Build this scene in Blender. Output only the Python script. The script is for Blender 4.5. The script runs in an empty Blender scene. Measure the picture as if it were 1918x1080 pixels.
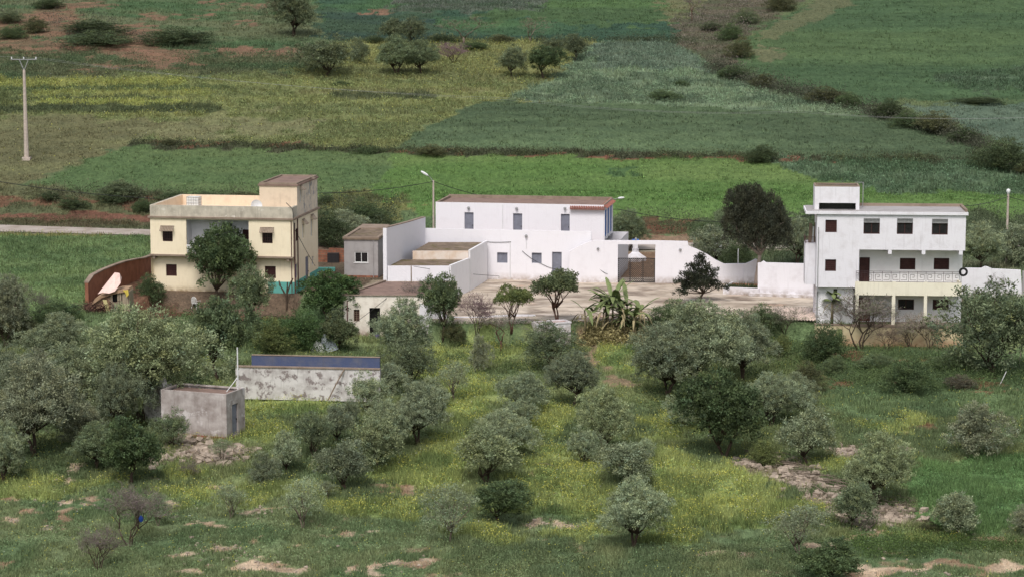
import bpy, math, random
import numpy as np
from mathutils import Vector, Matrix, noise as mnoise
R = math.radians
scene = bpy.context.scene
col = bpy.data.collections.new("place"); scene.collection.children.link(col)

# ------------------------------------------------------------------ camera
F = 4400.0; CW, CH = 1918, 1080; CAMZ = 28.0; PITCH = math.atan(629.0/4400.0)
cam = bpy.data.cameras.new("camera"); camo = bpy.data.objects.new("camera", cam)
scene.collection.objects.link(camo)
cam.sensor_width = 36.0; cam.lens = 36.0*F/CW; cam.clip_start = 1.0; cam.clip_end = 6000
camo.location = (0, 0, CAMZ); camo.rotation_euler = (math.pi/2-PITCH, 0, 0)
scene.camera = camo
CP, SP = math.cos(PITCH), math.sin(PITCH)
def ray(px, py):
    a = px-959.0; b = 540.0-py
    return (a, F*CP + b*SP, -F*SP + b*CP)
def atz(px, py, z):
    d = ray(px, py); t = (z-CAMZ)/d[2]
    return (d[0]*t, d[1]*t, z)
def aty(px, py, Y):
    d = ray(px, py); t = Y/d[1]
    return (d[0]*t, Y, CAMZ+d[2]*t)
def pscale(y, z=0.0):          # pixels of the photograph per metre at a place
    return F/(y*CP + (CAMZ-z)*SP)

# ------------------------------------------------------------------ numpy noise
def _h(ix, iy, s):
    v = np.sin(ix*127.1 + iy*311.7 + s*74.7)*43758.5453
    return v - np.floor(v)
def vnoise(x, y, s=0):
    x = np.asarray(x, float); y = np.asarray(y, float)
    ix = np.floor(x); iy = np.floor(y); fx = x-ix; fy = y-iy
    fx = fx*fx*(3-2*fx); fy = fy*fy*(3-2*fy)
    a = _h(ix, iy, s); b = _h(ix+1, iy, s); c = _h(ix, iy+1, s); d = _h(ix+1, iy+1, s)
    return (a*(1-fx)+b*fx)*(1-fy) + (c*(1-fx)+d*fx)*fy
def fbm(x, y, s=0, o=4):
    v = 0; a = .5; t = 0
    for k in range(o):
        v = v + a*vnoise(x*2**k, y*2**k, s+k*17); t += a; a *= .5
    return v/t

# ------------------------------------------------------------------ terrain
KY = [-300, -100, 0, 30, 60, 85, 105, 120, 150, 172, 180, 400, 3000]
KZ = [60, 38, 20, 9, 0, -3.6, -3.7, -3.3, -2.3, -1.7, -1.5, -1.5, -1.5]
UY = [-300, 222, 236, 239, 243, 262, 310, 380, 450, 700, 1500, 3000]
UZ = [0, 0, .3, .5, 1.6, 5.0, 12.0, 20.6, 28, 52, 85, 110]
EP = [(-900, 600, 6), (150, 592, 5), (250, 580, 4), (283, 549, .7), (548, 550, .7), (575, 572, 2), (612, 590, .8), (640, 584, .35), (796, 584, .35), (806, 607, .35), (1000, 606, .35),
      (1085, 602, .5), (1110, 598, 4), (1240, 598, 3), (1390, 600, .6), (1540, 604, .4), (1575, 606.5, .3), (1800, 609, .3), (1860, 615, 3), (2700, 620, 5)]
EW = [(atz(a, b, 0)[0], atz(a, b, 0)[1], w) for a, b, w in EP]
_ex = np.array([e[0] for e in EW]); _ey = np.array([e[1] for e in EW]); _ew = np.array([e[2] for e in EW])
def terr(x, y):
    x = np.asarray(x, float); y = np.asarray(y, float)
    lo = np.interp(y, KY, KZ); up = np.interp(y, UY, UZ)
    ye = np.interp(x, _ex, _ey); w = np.interp(x, _ex, _ew)
    s = np.clip((y-ye+w)/w, 0, 1); s = s*s*(3-2*s)
    z = lo + (up-lo)*s
    lm = np.clip((ye-1.0-y)/6, 0, 1)                       # orchard unevenness
    z = z + lm*((fbm(x*.09, y*.09, 3)-.5)*1.3 + (fbm(x*.5, y*.5, 5, 3)-.5)*.30)
    fm = np.clip((y-246)/20, 0, 1)                         # hillside unevenness
    z = z + fm*((fbm(x*.03, y*.03, 9)-.5)*3.0*np.clip((y-240)/80, 0, 3)*.6 + (fbm(x*.3, y*.3, 12, 3)-.5)*.35)
    return z
def hit(px, py):
    d = ray(px, py)
    t = np.linspace(85/d[1], 900/d[1], 6000)
    X = d[0]*t; Y = d[1]*t; Z = CAMZ+d[2]*t
    g = terr(X, Y); k = np.argmax(Z < g)
    if not (Z < g).any(): k = len(t)-1
    return (float(X[k]), float(Y[k]), float(g[k]))

# ------------------------------------------------------------------ objects
def tag(o, label=None, cat=None, group=None, kind=None):
    if label: o['label'] = label
    if cat: o['category'] = cat
    if group: o['group'] = group
    if kind or cat: o['kind'] = kind or 'thing'
    return o
def empty(name, loc, rz=0.0):
    o = bpy.data.objects.new(name, None); col.objects.link(o)
    o.location = loc; o.rotation_euler = (0, 0, rz); o.empty_display_size = .5
    return o
def link_mesh(name, me, parent=None):
    o = bpy.data.objects.new(name, me); col.objects.link(o)
    if parent: o.parent = parent
    return o
class MB:
    def __init__(s): s.v = []; s.f = []
    def quad(s, a, b, c, d):
        n = len(s.v); s.v += [a, b, c, d]; s.f.append((n, n+1, n+2, n+3)); return s
    def poly(s, pts):
        n = len(s.v); s.v += list(pts); s.f.append(tuple(range(n, n+len(pts)))); return s
    def box(s, x0, x1, y0, y1, z0, z1):
        n = len(s.v)
        s.v += [(x0,y0,z0),(x1,y0,z0),(x1,y1,z0),(x0,y1,z0),(x0,y0,z1),(x1,y0,z1),(x1,y1,z1),(x0,y1,z1)]
        for q in ((0,3,2,1),(4,5,6,7),(0,1,5,4),(1,2,6,5),(2,3,7,6),(3,0,4,7)): s.f.append(tuple(n+i for i in q))
        return s
    def prism(s, pts, z0, z1):               # footprint polygon extruded up
        n = len(s.v); m = len(pts)
        s.v += [(p[0], p[1], z0) for p in pts] + [(p[0], p[1], z1) for p in pts]
        s.f.append(tuple(range(n+m-1, n-1, -1))); s.f.append(tuple(range(n+m, n+2*m)))
        for i in range(m):
            j = (i+1) % m; s.f.append((n+i, n+j, n+m+j, n+m+i))
        return s
    def slab_xz(s, pts, y0, y1):             # outline in x,z extruded along y
        n = len(s.v); m = len(pts)
        s.v += [(p[0], y0, p[1]) for p in pts] + [(p[0], y1, p[1]) for p in pts]
        s.f.append(tuple(range(n, n+m))); s.f.append(tuple(range(n+2*m-1, n+m-1, -1)))
        for i in range(m):
            j = (i+1) % m; s.f.append((n+j, n+i, n+m+i, n+m+j))
        return s
    def tube(s, pts, rad, k=6, cap=True):
        pts = [Vector(p) for p in pts]
        if not isinstance(rad, (list, tuple)): rad = [rad]*len(pts)
        n0 = len(s.v); ref = Vector((0.13, .21, .97))
        for i, p in enumerate(pts):
            d = (pts[min(i+1, len(pts)-1)] - pts[max(i-1, 0)])
            if d.length < 1e-9: d = Vector((0, 0, 1))
            d.normalize()
            a = d.cross(ref)
            if a.length < .05: a = d.cross(Vector((1, 0, 0)))
            a.normalize(); b = d.cross(a)
            for j in range(k):
                t = 2*math.pi*j/k; q = p + (a*math.cos(t)+b*math.sin(t))*rad[i]; s.v.append(tuple(q))
        for i in range(len(pts)-1):
            for j in range(k):
                a = n0+i*k+j; b = n0+i*k+(j+1) % k; s.f.append((a, b, b+k, a+k))
        if cap:
            s.f.append(tuple(n0+j for j in range(k))[::-1]); e = n0+(len(pts)-1)*k
            s.f.append(tuple(e+j for j in range(k)))
        return s
    def bar(s, a, b, r, k=4): return s.tube([a, b], r, k)
    def lathe(s, prof, c=(0, 0, 0), k=16):
        n0 = len(s.v)
        for r, z in prof:
            for j in range(k):
                t = 2*math.pi*j/k; s.v.append((c[0]+r*math.cos(t), c[1]+r*math.sin(t), c[2]+z))
        for i in range(len(prof)-1):
            for j in range(k):
                a = n0+i*k+j; b = n0+i*k+(j+1) % k; s.f.append((a, b, b+k, a+k))
        s.f.append(tuple(n0+j for j in range(k))[::-1]); e = n0+(len(prof)-1)*k; s.f.append(tuple(e+j for j in range(k)))
        return s
    def mesh(s, name, mat, smooth=False):
        me = bpy.data.meshes.new(name); me.from_pydata(s.v, [], s.f); me.materials.append(mat)
        if smooth: me.polygons.foreach_set('use_smooth', [True]*len(me.polygons))
        me.update(); return me
    def build(s, name, mat, parent=None, smooth=False):
        return link_mesh(name, s.mesh(name, mat, smooth), parent)
def np_mesh(name, V, k, mat, colr=None, smooth=False):
    """V: (nfaces*k,3) loose faces of k corners; colr per face rgb"""
    nf = len(V)//k; me = bpy.data.meshes.new(name)
    me.vertices.add(len(V)); me.vertices.foreach_set('co', np.ascontiguousarray(V, dtype=np.float32).ravel())
    me.loops.add(len(V)); me.loops.foreach_set('vertex_index', np.arange(len(V), dtype=np.int32))
    me.polygons.add(nf); me.polygons.foreach_set('loop_start', np.arange(0, len(V), k, dtype=np.int32))
    me.polygons.foreach_set('loop_total', np.full(nf, k, dtype=np.int32))
    if colr is not None:
        at = me.attributes.new('tint', 'FLOAT_COLOR', 'POINT')
        c = np.ones((len(V), 4), np.float32); c[:, :3] = np.repeat(colr, k, axis=0); at.data.foreach_set('color', c.ravel())
    me.materials.append(mat); me.update(calc_edges=True); return me

# ------------------------------------------------------------------ materials
def lin(c):
    return tuple(((v/255.)/12.92 if v <= 10 else ((v/255.+.055)/1.055)**2.4) for v in c)
def newmat(name):
    m = bpy.data.materials.new(name); m.use_nodes = True
    nt = m.node_tree; nt.nodes.clear(); return m, nt
def N(nt, t, **kw):
    n = nt.nodes.new(t)
    for k, v in kw.items():
        if k in n.inputs: n.inputs[k].default_value = v
        else: setattr(n, k, v)
    return n
def L(nt, a, ao, b, bi): nt.links.new(a.outputs[ao], b.inputs[bi])
def mixc(nt, fac, a, b, blend='MIX'):
    n = nt.nodes.new('ShaderNodeMix'); n.data_type = 'RGBA'; n.blend_type = blend
    for sock, v in ((0, fac), (6, a), (7, b)):
        if isinstance(v, tuple) and len(v) == 2 and hasattr(v[0], 'outputs'): nt.links.new(v[0].outputs[v[1]], n.inputs[sock])
        elif isinstance(v, (int, float)): n.inputs[sock].default_value = v
        else: n.inputs[sock].default_value = (v[0], v[1], v[2], 1)
    return (n, 2)
def noise_fac(nt, scale, lo, hi, detail=5, stretch=(1, 1, 1), coord='Object', rough=.6, off=0):
    tc = N(nt, 'ShaderNodeTexCoord'); mp = N(nt, 'ShaderNodeMapping'); mp.inputs['Scale'].default_value = stretch
    mp.inputs['Location'].default_value = (off, off*.7, off*.3)
    L(nt, tc, coord, mp, 'Vector')
    no = N(nt, 'ShaderNodeTexNoise', Scale=scale, Detail=detail, Roughness=rough); L(nt, mp, 0, no, 'Vector')
    mr = N(nt, 'ShaderNodeMapRange'); mr.inputs['From Min'].default_value = lo; mr.inputs['From Max'].default_value = hi
    L(nt, no, 0, mr, 0); return (mr, 0)
def finish(nt, colr, rough=.85, bump=None, spec=.2, bdist=.02, bstr=.5):
    b = N(nt, 'ShaderNodeBsdfPrincipled', Roughness=rough); b.inputs['Specular IOR Level'].default_value = spec
    nt.links.new(colr[0].outputs[colr[1]], b.inputs['Base Color'])
    if bump:
        bp = N(nt, 'ShaderNodeBump', Strength=bstr, Distance=bdist); nt.links.new(bump[0].outputs[bump[1]], bp.inputs['Height']); L(nt, bp, 0, b, 'Normal')
    o = N(nt, 'ShaderNodeOutputMaterial'); L(nt, b, 0, o, 0)
def plaster(name, base, stain, amount=.5, streak=.4, blot=None, zfoot=None):
    """painted render: base colour, stains in blotches, vertical rain streaks, dirt rising from the foot"""
    m, nt = newmat(name)
    f1 = noise_fac(nt, 1.3, .62-.25*amount, .95-.2*amount, 7, off=3.1)
    f2 = noise_fac(nt, 2.6, .56, .86, 5, stretch=(2.2, 2.2, .14), off=7.7)
    sc = nt.nodes.new('ShaderNodeMath'); sc.operation = 'MULTIPLY'; sc.inputs[1].default_value = streak
    nt.links.new(f2[0].outputs[0], sc.inputs[0])
    sa = nt.nodes.new('ShaderNodeMath'); sa.operation = 'MULTIPLY'; sa.inputs[1].default_value = amount
    nt.links.new(f1[0].outputs[0], sa.inputs[0])
    c = mixc(nt, (sa, 0), base, stain); c = mixc(nt, (sc, 0), c, tuple(v*.62 for v in stain))
    f3 = noise_fac(nt, .45, .3, .7, 3, off=1.3); c = mixc(nt, f3, c, tuple(1 for _ in range(3)), 'MULTIPLY') if False else c
    if blot: c = mixc(nt, noise_fac(nt, blot[1], blot[2], blot[2]+.06, 8, off=9.1, rough=.7), c, blot[0])
    if zfoot:
        tc = N(nt, 'ShaderNodeTexCoord'); sx = N(nt, 'ShaderNodeSeparateXYZ'); L(nt, tc, 'Object', sx, 0)
        mr = N(nt, 'ShaderNodeMapRange'); mr.inputs['From Min'].default_value = zfoot[1]+zfoot[2]; mr.inputs['From Max'].default_value = zfoot[1]
        L(nt, sx, 2, mr, 0); nz = noise_fac(nt, 1.9, .3, .62, 6, off=5)
        mu = nt.nodes.new('ShaderNodeMath'); mu.operation = 'MULTIPLY'; L(nt, mr, 0, mu, 0); nt.links.new(nz[0].outputs[0], mu.inputs[1])
        c = mixc(nt, (mu, 0), c, zfoot[0])
    finish(nt, c, .9, noise_fac(nt, 9, .3, .7, 6), .15, .012, .6); return m
def simple(name, base, var=.25, scale=3, rough=.8, stretch=(1, 1, 1), spec=.2, metallic=0, bd=.01):
    m, nt = newmat(name)
    c = mixc(nt, noise_fac(nt, scale, .3, .7, 5, stretch), tuple(v*(1-var) for v in base), tuple(v*(1+var) for v in base))
    finish(nt, c, rough, noise_fac(nt, scale*4, .3, .7, 4), spec, bd)
    if metallic: [setattr(n.inputs['Metallic'], 'default_value', metallic) for n in nt.nodes if n.type == 'BSDF_PRINCIPLED']
    return m
def bricks(name, c1, c2, mortar, sx=.45, sz=.2):
    m, nt = newmat(name)
    tc = N(nt, 'ShaderNodeTexCoord'); s = N(nt, 'ShaderNodeSeparateXYZ'); L(nt, tc, 'Object', s, 0)
    ad = nt.nodes.new('ShaderNodeMath'); ad.operation = 'ADD'; L(nt, s, 0, ad, 0); L(nt, s, 1, ad, 1)
    cb = N(nt, 'ShaderNodeCombineXYZ'); L(nt, ad, 0, cb, 0); L(nt, s, 2, cb, 1)
    b = N(nt, 'ShaderNodeTexBrick', Scale=1.0); b.inputs['Brick Width'].default_value = sx; b.inputs['Row Height'].default_value = sz
    b.inputs['Mortar Size'].default_value = .025; b.inputs['Color1'].default_value = (*c1, 1); b.inputs['Color2'].default_value = (*c2, 1); b.inputs['Mortar'].default_value = (*mortar, 1)
    L(nt, cb, 0, b, 'Vector')
    c = mixc(nt, noise_fac(nt, 2.2, .45, .8, 6), (b, 0), tuple(v*.5 for v in c2))
    finish(nt, c, .92, (b, 1), .1, .02); return m
def leafmat(name, c, trans=.25, var=.22, backs=None, rough=.65):
    m, nt = newmat(name)
    at = N(nt, 'ShaderNodeAttribute', attribute_name='tint')
    oi = N(nt, 'ShaderNodeObjectInfo')
    base = mixc(nt, 1.0, (at, 'Color'), c, 'MULTIPLY')
    base = mixc(nt, 1.0, base, (oi, 'Color'), 'MULTIPLY')
    mr = N(nt, 'ShaderNodeMapRange'); mr.inputs['To Min'].default_value = 1-var; mr.inputs['To Max'].default_value = 1+var; L(nt, oi, 'Random', mr, 0)
    vm = N(nt, 'ShaderNodeVectorMath', operation='SCALE'); nt.links.new(base[0].outputs[base[1]], vm.inputs[0]); L(nt, mr, 0, vm, 'Scale')
    cc = (vm, 0)
    if backs:
        ge = N(nt, 'ShaderNodeNewGeometry'); cc = mixc(nt, (ge, 'Backfacing'), cc, mixc(nt, 1.0, (vm, 0), backs, 'MULTIPLY'))
    d = N(nt, 'ShaderNodeBsdfPrincipled', Roughness=rough); d.inputs['Specular IOR Level'].default_value = .25
    nt.links.new(cc[0].outputs[cc[1]], d.inputs['Base Color'])
    t = N(nt, 'ShaderNodeBsdfTranslucent'); nt.links.new(cc[0].outputs[cc[1]], t.inputs['Color'])
    mx = N(nt, 'ShaderNodeMixShader'); mx.inputs[0].default_value = trans; L(nt, d, 0, mx, 1); L(nt, t, 0, mx, 2)
    o = N(nt, 'ShaderNodeOutputMaterial'); L(nt, mx, 0, o, 0); return m
# ------------------------------------------------------------------ light
w = bpy.data.worlds.new("World"); scene.world = w; w.use_nodes = True
nt = w.node_tree; nt.nodes.clear()
SUN_EL, SUN_AZ = 54, 193      # azimuth from +Y, clockwise: behind the camera to the left
sky = nt.nodes.new('ShaderNodeTexSky'); sky.sky_type = 'NISHITA'; sky.sun_disc = False
sky.sun_elevation = R(SUN_EL); sky.sun_rotation = R(SUN_AZ); sky.dust_density = 3.0; sky.air_density = 1.0; sky.ozone_density = 1.0
bg = nt.nodes.new('ShaderNodeBackground'); bg.inputs['Strength'].default_value = .15
hs = nt.nodes.new('ShaderNodeHueSaturation'); hs.inputs['Saturation'].default_value = .35
wo = nt.nodes.new('ShaderNodeOutputWorld')
nt.links.new(sky.outputs[0], hs.inputs['Color']); nt.links.new(hs.outputs[0], bg.inputs[0]); nt.links.new(bg.outputs[0], wo.inputs[0])
sl = bpy.data.lights.new("sun", 'SUN'); slo = bpy.data.objects.new("sun", sl); scene.collection.objects.link(slo)
sl.energy = 2.1; sl.angle = R(22); sl.color = (1, .95, .90)
az = R(SUN_AZ); el = R(SUN_EL)
sd = Vector((math.sin(az)*math.cos(el), math.cos(az)*math.cos(el), math.sin(el)))
slo.rotation_euler = sd.to_track_quat('Z', 'Y').to_euler(); slo.location = (0, 0, 80)
scene.view_settings.view_transform = 'Standard'; scene.view_settings.look = 'None'; scene.view_settings.exposure = 0
scene.render.engine = 'CYCLES'; scene.cycles.max_bounces = 5; scene.cycles.diffuse_bounces = 3; scene.cycles.transmission_bounces = 3
# ------------------------------------------------------------------ ground zones
# (outline in photo pixels -> world outline, colour sRGB, tuft height, tuft density 0..1, flower share)
def wp(pts): return np.array([hit(max(-400, min(2400, a)), b)[:2] for a, b in pts])
ZONES = []
def zone(pts, c, h=.25, d=1.0, fl=0.0, warp=1.0, mix=1.0, c2=None, sc=.35):
    ZONES.append((wp(pts), np.array(lin(c)), h, d, fl, warp, mix, np.array(lin(c2)) if c2 else None, sc))
def blob(px, py, rx, ry, c, h=.25, d=1.0, fl=0.0, warp=1.0, mix=1.0, c2=None, sc=.35):
    n = 14
    zone([(px+rx*math.cos(2*math.pi*k/n), py+ry*math.sin(2*math.pi*k/n)) for k in range(n)], c, h, d, fl, warp, mix, c2, sc)
Lf, Rt = -380, 2300
# hillside
zone([(Lf, -60), (Rt, -60), (Rt, 470), (Lf, 470)], (72, 98, 60), .3, .6, c2=(88, 108, 66), sc=.1)
zone([(Lf, -60), (640, -60), (600, 75), (520, 100), (0, 150), (Lf, 150)], (68, 100, 60), .4, .7, c2=(92, 106, 70), sc=.12)
zone([(Lf, 90), (700, 90), (700, 150), (Lf, 150)], (68, 94, 58), .5, 1, c2=(88, 98, 64), sc=.15)
zone([(590, -60), (1320, -60), (1270, 72), (600, 74)], (62, 98, 58), .3, .5, c2=(52, 84, 64), sc=.06)
zone([(900, -60), (1300, -60), (1270, 45), (900, 40)], (72, 106, 56), .3, .5, c2=(66, 96, 56), sc=.08, warp=3)
zone([(730, -50), (990, -50), (1010, 22), (740, 26)], (92, 104, 90), .5, 1, c2=(70, 92, 68), sc=.5, warp=2)
zone([(590, 18), (830, 22), (830, 70), (600, 72)], (50, 76, 64), .3, .5, c2=(58, 84, 60), sc=.08, warp=2)
for b in ((0, 55, 150, 22), (240, 70, 60, 20), (60, 85, 150, 9), (230, 90, 90, 8), (285, 30, 30, 5), (95, 30, 60, 18), (200, 100, 140, 5),
          (290, 105, 70, 10), (430, 100, 90, 7), (520, 100, 50, 8), (230, 125, 90, 6), (330, 118, 60, 6), (440, 8, 60, 5), (375, 33, 16, 5), (455, 45, 10, 6), (510, 12, 14, 9), (150, 10, 60, 8), (690, 22, 40, 4)):
    blob(*b, (136, 98, 80), .2, .15, warp=2.2, mix=.9, c2=(112, 92, 72), sc=.5)
zone([(Lf, 150), (0, 144), (420, 140), (700, 132), (1060, 146), (1020, 185), (900, 192), (790, 240), (735, 284), (250, 268), (60, 258), (Lf, 262)], (116, 128, 68), .45, .9, .15, c2=(100, 114, 64), sc=.15, warp=2)
zone([(620, 84), (800, 72), (1110, 74), (1055, 148), (980, 152), (700, 150), (560, 150), (600, 110)], (124, 128, 70), .5, .9, .3, c2=(104, 114, 66), sc=.12, warp=2)
for (x0, x1, ya, yb, cc, fl) in ((-300, 330, 148, 162, (128, 136, 58), .9), (-300, 420, 163, 170, (80, 98, 54), .1), (60, 380, 172, 181, (124, 134, 60), .8), (-300, 300, 183, 189, (74, 88, 52), .0),
                             (60, 330, 190, 198, (134, 146, 62), 1.0), (-300, 400, 199, 212, (66, 80, 50), 0), (150, 420, 212, 222, (112, 122, 62), .5), (560, 900, 168, 174, (118, 120, 74), .1), (620, 800, 176, 185, (74, 86, 56), 0), (-300, 0, 175, 200, (84, 98, 52), .1)):
    zone([(x0, ya), (x1, ya-2), (x1+30, (ya+yb)/2), (x1, yb), (x0, yb+1)], cc, .5, 1, fl, warp=.45, mix=.85)
zone([(Lf, 222), (200, 222), (560, 235), (250, 268), (170, 300), (60, 352), (0, 385), (Lf, 390)], (110, 116, 72), .25, .6, .05, c2=(104, 102, 70), sc=.08, warp=2)
zone([(330, 215), (560, 215), (600, 250), (420, 262), (250, 258)], (112, 116, 76), .25, .6, .05, c2=(120, 118, 82), sc=.1, warp=3, mix=.7)
zone([(1104, 80), (1250, 78), (1300, 100), (1352, 140), (1440, 168), (1560, 196), (1650, 214), (1500, 216), (1000, 188), (940, 184), (1040, 150), (1085, 100)], (108, 134, 98), .5, 1, c2=(84, 108, 80), sc=.5, warp=.8)
zone([(1104, 80), (1250, 78), (1300, 100), (1330, 135), (1100, 130)], (92, 114, 92), .5, 1, c2=(76, 98, 80), sc=.4, warp=1.5, mix=.8)
zone([(900, 191), (1010, 190), (1640, 216), (1700, 228), (1828, 268), (1835, 300), (1500, 296), (730, 281), (800, 240)], (70, 93, 62), .3, .35, c2=(80, 106, 68), sc=.05, warp=.5)
zone([(1385, 84), (1470, 30), (1570, -20), (1600, -60), (Rt, -60), (Rt, 180), (1918, 184), (1710, 186), (1610, 200), (1530, 180), (1440, 150), (1400, 120)], (64, 94, 58), .3, .3, c2=(72, 100, 58), sc=.045, warp=.8)
zone([(1760, 138), (1918, 125), (Rt, 110), (Rt, 170), (1918, 170), (1800, 165)], (84, 106, 82), .5, .8, c2=(66, 92, 64), sc=.3, warp=2, mix=.7)
zone([(1420, 60), (1560, -20), (1640, -20), (1600, 10), (1500, 50), (1440, 80)], (104, 106, 72), .2, .3, warp=1.2, mix=.6)
zone([(1400, 95), (1440, 85), (1470, 110), (1430, 120)], (104, 104, 74), .2, .3, warp=1.5, mix=.7)
zone([(1690, 196), (Rt, 190), (Rt, 290), (1918, 285), (1850, 262), (1760, 222)], (84, 108, 86), .35, .6, c2=(74, 98, 78), sc=.2, warp=1)
zone([(1270, 86), (1255, 50), (1300, 10), (1380, -40), (1600, -60), (1490, 5), (1430, 45), (1385, 80), (1395, 125), (1350, 135), (1300, 95)], (98, 90, 76), .35, .6, c2=(80, 86, 62), sc=.3, warp=1.5)
zone([(1220, -40), (1360, -40), (1300, 15), (1260, 50)], (88, 106, 62), .3, .6, c2=(104, 106, 72), sc=.15, warp=2)
zone([(Lf, 390), (700, 392), (700, 470), (Lf, 470)], (84, 96, 62), .4, .9, c2=(70, 86, 54), sc=.3)
# strip with red earth between the fields
zone([(250, 264), (735, 278), (1500, 292), (1850, 296), (1850, 306), (1450, 302), (700, 290), (250, 272)], (70, 78, 54), .5, 1, warp=.8)
for x0, x1, y0 in ((290, 330, 266), (340, 420, 268), (490, 545, 273), (740, 800, 284), (830, 870, 284), (1110, 1250, 294), (1290, 1400, 297), (1455, 1510, 297), (560, 600, 276), (1560, 1640, 301), (960, 1060, 288)):
    zone([(x0, y0-2), (x1, y0-1), (x1, y0+4), (x0, y0+3)], (132, 82, 66), .2, .1, warp=1.0, mix=.9)
zone([(245, 271), (735, 288), (790, 292), (700, 382), (480, 372), (250, 362), (60, 352), (170, 300)], (84, 109, 60), .25, .4, c2=(76, 105, 58), sc=.08, warp=.8)
zone([(738, 290), (1440, 300), (1560, 318), (1560, 345), (Rt, 350), (Rt, 420), (1240, 418), (1160, 402), (600, 400), (590, 372), (700, 360)], (78, 115, 48), .25, .4, c2=(90, 121, 55), sc=.07, warp=.8)
zone([(1440, 300), (1830, 303), (1918, 320), (Rt, 340), (Rt, 366), (1918, 362), (1700, 362), (1560, 342), (1480, 318)], (84, 112, 80), .5, 1, c2=(72, 100, 66), sc=.5, warp=1)
zone([(1140, 315), (1200, 318), (1190, 328), (1140, 326)], (62, 96, 56), .4, 1, warp=1, mix=.8)
zone([(600, 370), (700, 366), (760, 400), (700, 424), (590, 420)], (106, 112, 60), .45, 1, .5, c2=(84, 96, 56), sc=.3, warp=1.5)
# bank, road verge, fields near the houses
zone([(Lf, 356), (60, 352), (250, 362), (290, 372), (480, 374), (600, 384), (600, 400), (290, 396), (Lf, 394)], (96, 100, 66), .4, .9, c2=(80, 90, 58), sc=.3, warp=1)
zone([(Lf, 366), (180, 370), (300, 378), (300, 384), (150, 382), (Lf, 376)], (122, 80, 64), .2, .2, warp=1, mix=.8)
zone([(Lf, 394), (280, 398), (600, 402), (600, 416), (280, 412), (Lf, 408)], (124, 82, 68), .1, .05, c2=(104, 70, 58), sc=.5, warp=.5)
zone([(Lf, 410), (280, 413), (600, 418), (600, 430), (Lf, 423)], (94, 84, 64), .4, .9, c2=(80, 86, 58), sc=.5, warp=.5)
zone([(1200, 404), (1330, 410), (1330, 440), (1200, 436)], (112, 76, 58), .3, .2, c2=(90, 76, 56), sc=.5, warp=1)
zone([(1140, 440), (1350, 440), (1300, 530), (1140, 530)], (150, 120, 98), .1, .04, c2=(130, 100, 80), sc=.4)
zone([(1300, 404), (Rt, 404), (Rt, 500), (1300, 500)], (76, 94, 60), .5, 1, c2=(64, 80, 54), sc=.3)
zone([(1760, 478), (1918, 470), (Rt, 470), (Rt, 520), (1760, 500)], (98, 104, 78), .5, 1, c2=(80, 98, 66), sc=.3)
zone([(Lf, 440), (0, 437), (285, 442), (285, 478), (225, 505), (165, 556), (160, 600), (Lf, 640)], (70, 96, 53), .35, 1, .02, c2=(84, 109, 60), sc=.3, warp=.5)
zone([(Lf, 434), (285, 440), (285, 443), (Lf, 439)], (128, 128, 70), .4, 1, .6, warp=.3)
zone([(560, 424), (730, 420), (730, 540), (600, 560), (560, 520)], (120, 96, 82), .1, .1, c2=(98, 84, 70), sc=.4)
zone([(170, 545), (240, 490), (560, 490), (560, 592), (450, 600), (330, 590), (240, 592), (170, 585)], (126, 88, 68), .15, .10, c2=(104, 72, 58), sc=.3, warp=1)
zone([(205, 592), (260, 586), (250, 612), (190, 622)], (122, 80, 64), .1, .1, warp=1)
# orchard level
zone([(Lf, 605), (620, 596), (640, 625), (860, 628), (1000, 624), (1090, 618), (1250, 610), (1560, 612), (1800, 650), (Rt, 640), (Rt, 1400), (Lf, 1400)], (94, 110, 62), .34, 1, .08, c2=(74, 94, 56), sc=.25, warp=.5)
zone([(470, 590), (640, 600), (640, 660), (470, 664)], (62, 88, 52), .3, 1, .0, c2=(76, 100, 56), sc=.3)
zone([(Lf, 905), (400, 925), (800, 945), (1060, 960), (1300, 985), (1500, 1000), (1700, 990), (Rt, 960), (Rt, 1400), (Lf, 1400)], (88, 106, 66), .2, 1, .03, c2=(72, 96, 58), sc=.35, warp=1.5)
zone([(850, 1010), (1480, 1030), (1560, 1090), (1480, 1300), (850, 1300)], (76, 98, 62), .3, 1, .03, c2=(92, 108, 66), sc=.4, warp=1.5)
zone([(1440, 625), (1918, 655), (Rt, 640), (Rt, 800), (1918, 790), (1560, 790), (1530, 700)], (66, 90, 54), .35, 1, .02, c2=(78, 102, 60), sc=.35, warp=1)
zone([(1715, 868), (1918, 850), (Rt, 850), (Rt, 985), (1918, 985), (1850, 1000), (1740, 985), (1700, 930)], (66, 98, 50), .3, 1, .0, c2=(76, 110, 56), sc=.3, warp=.8)
Y1 = (118, 136, 66)
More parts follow.
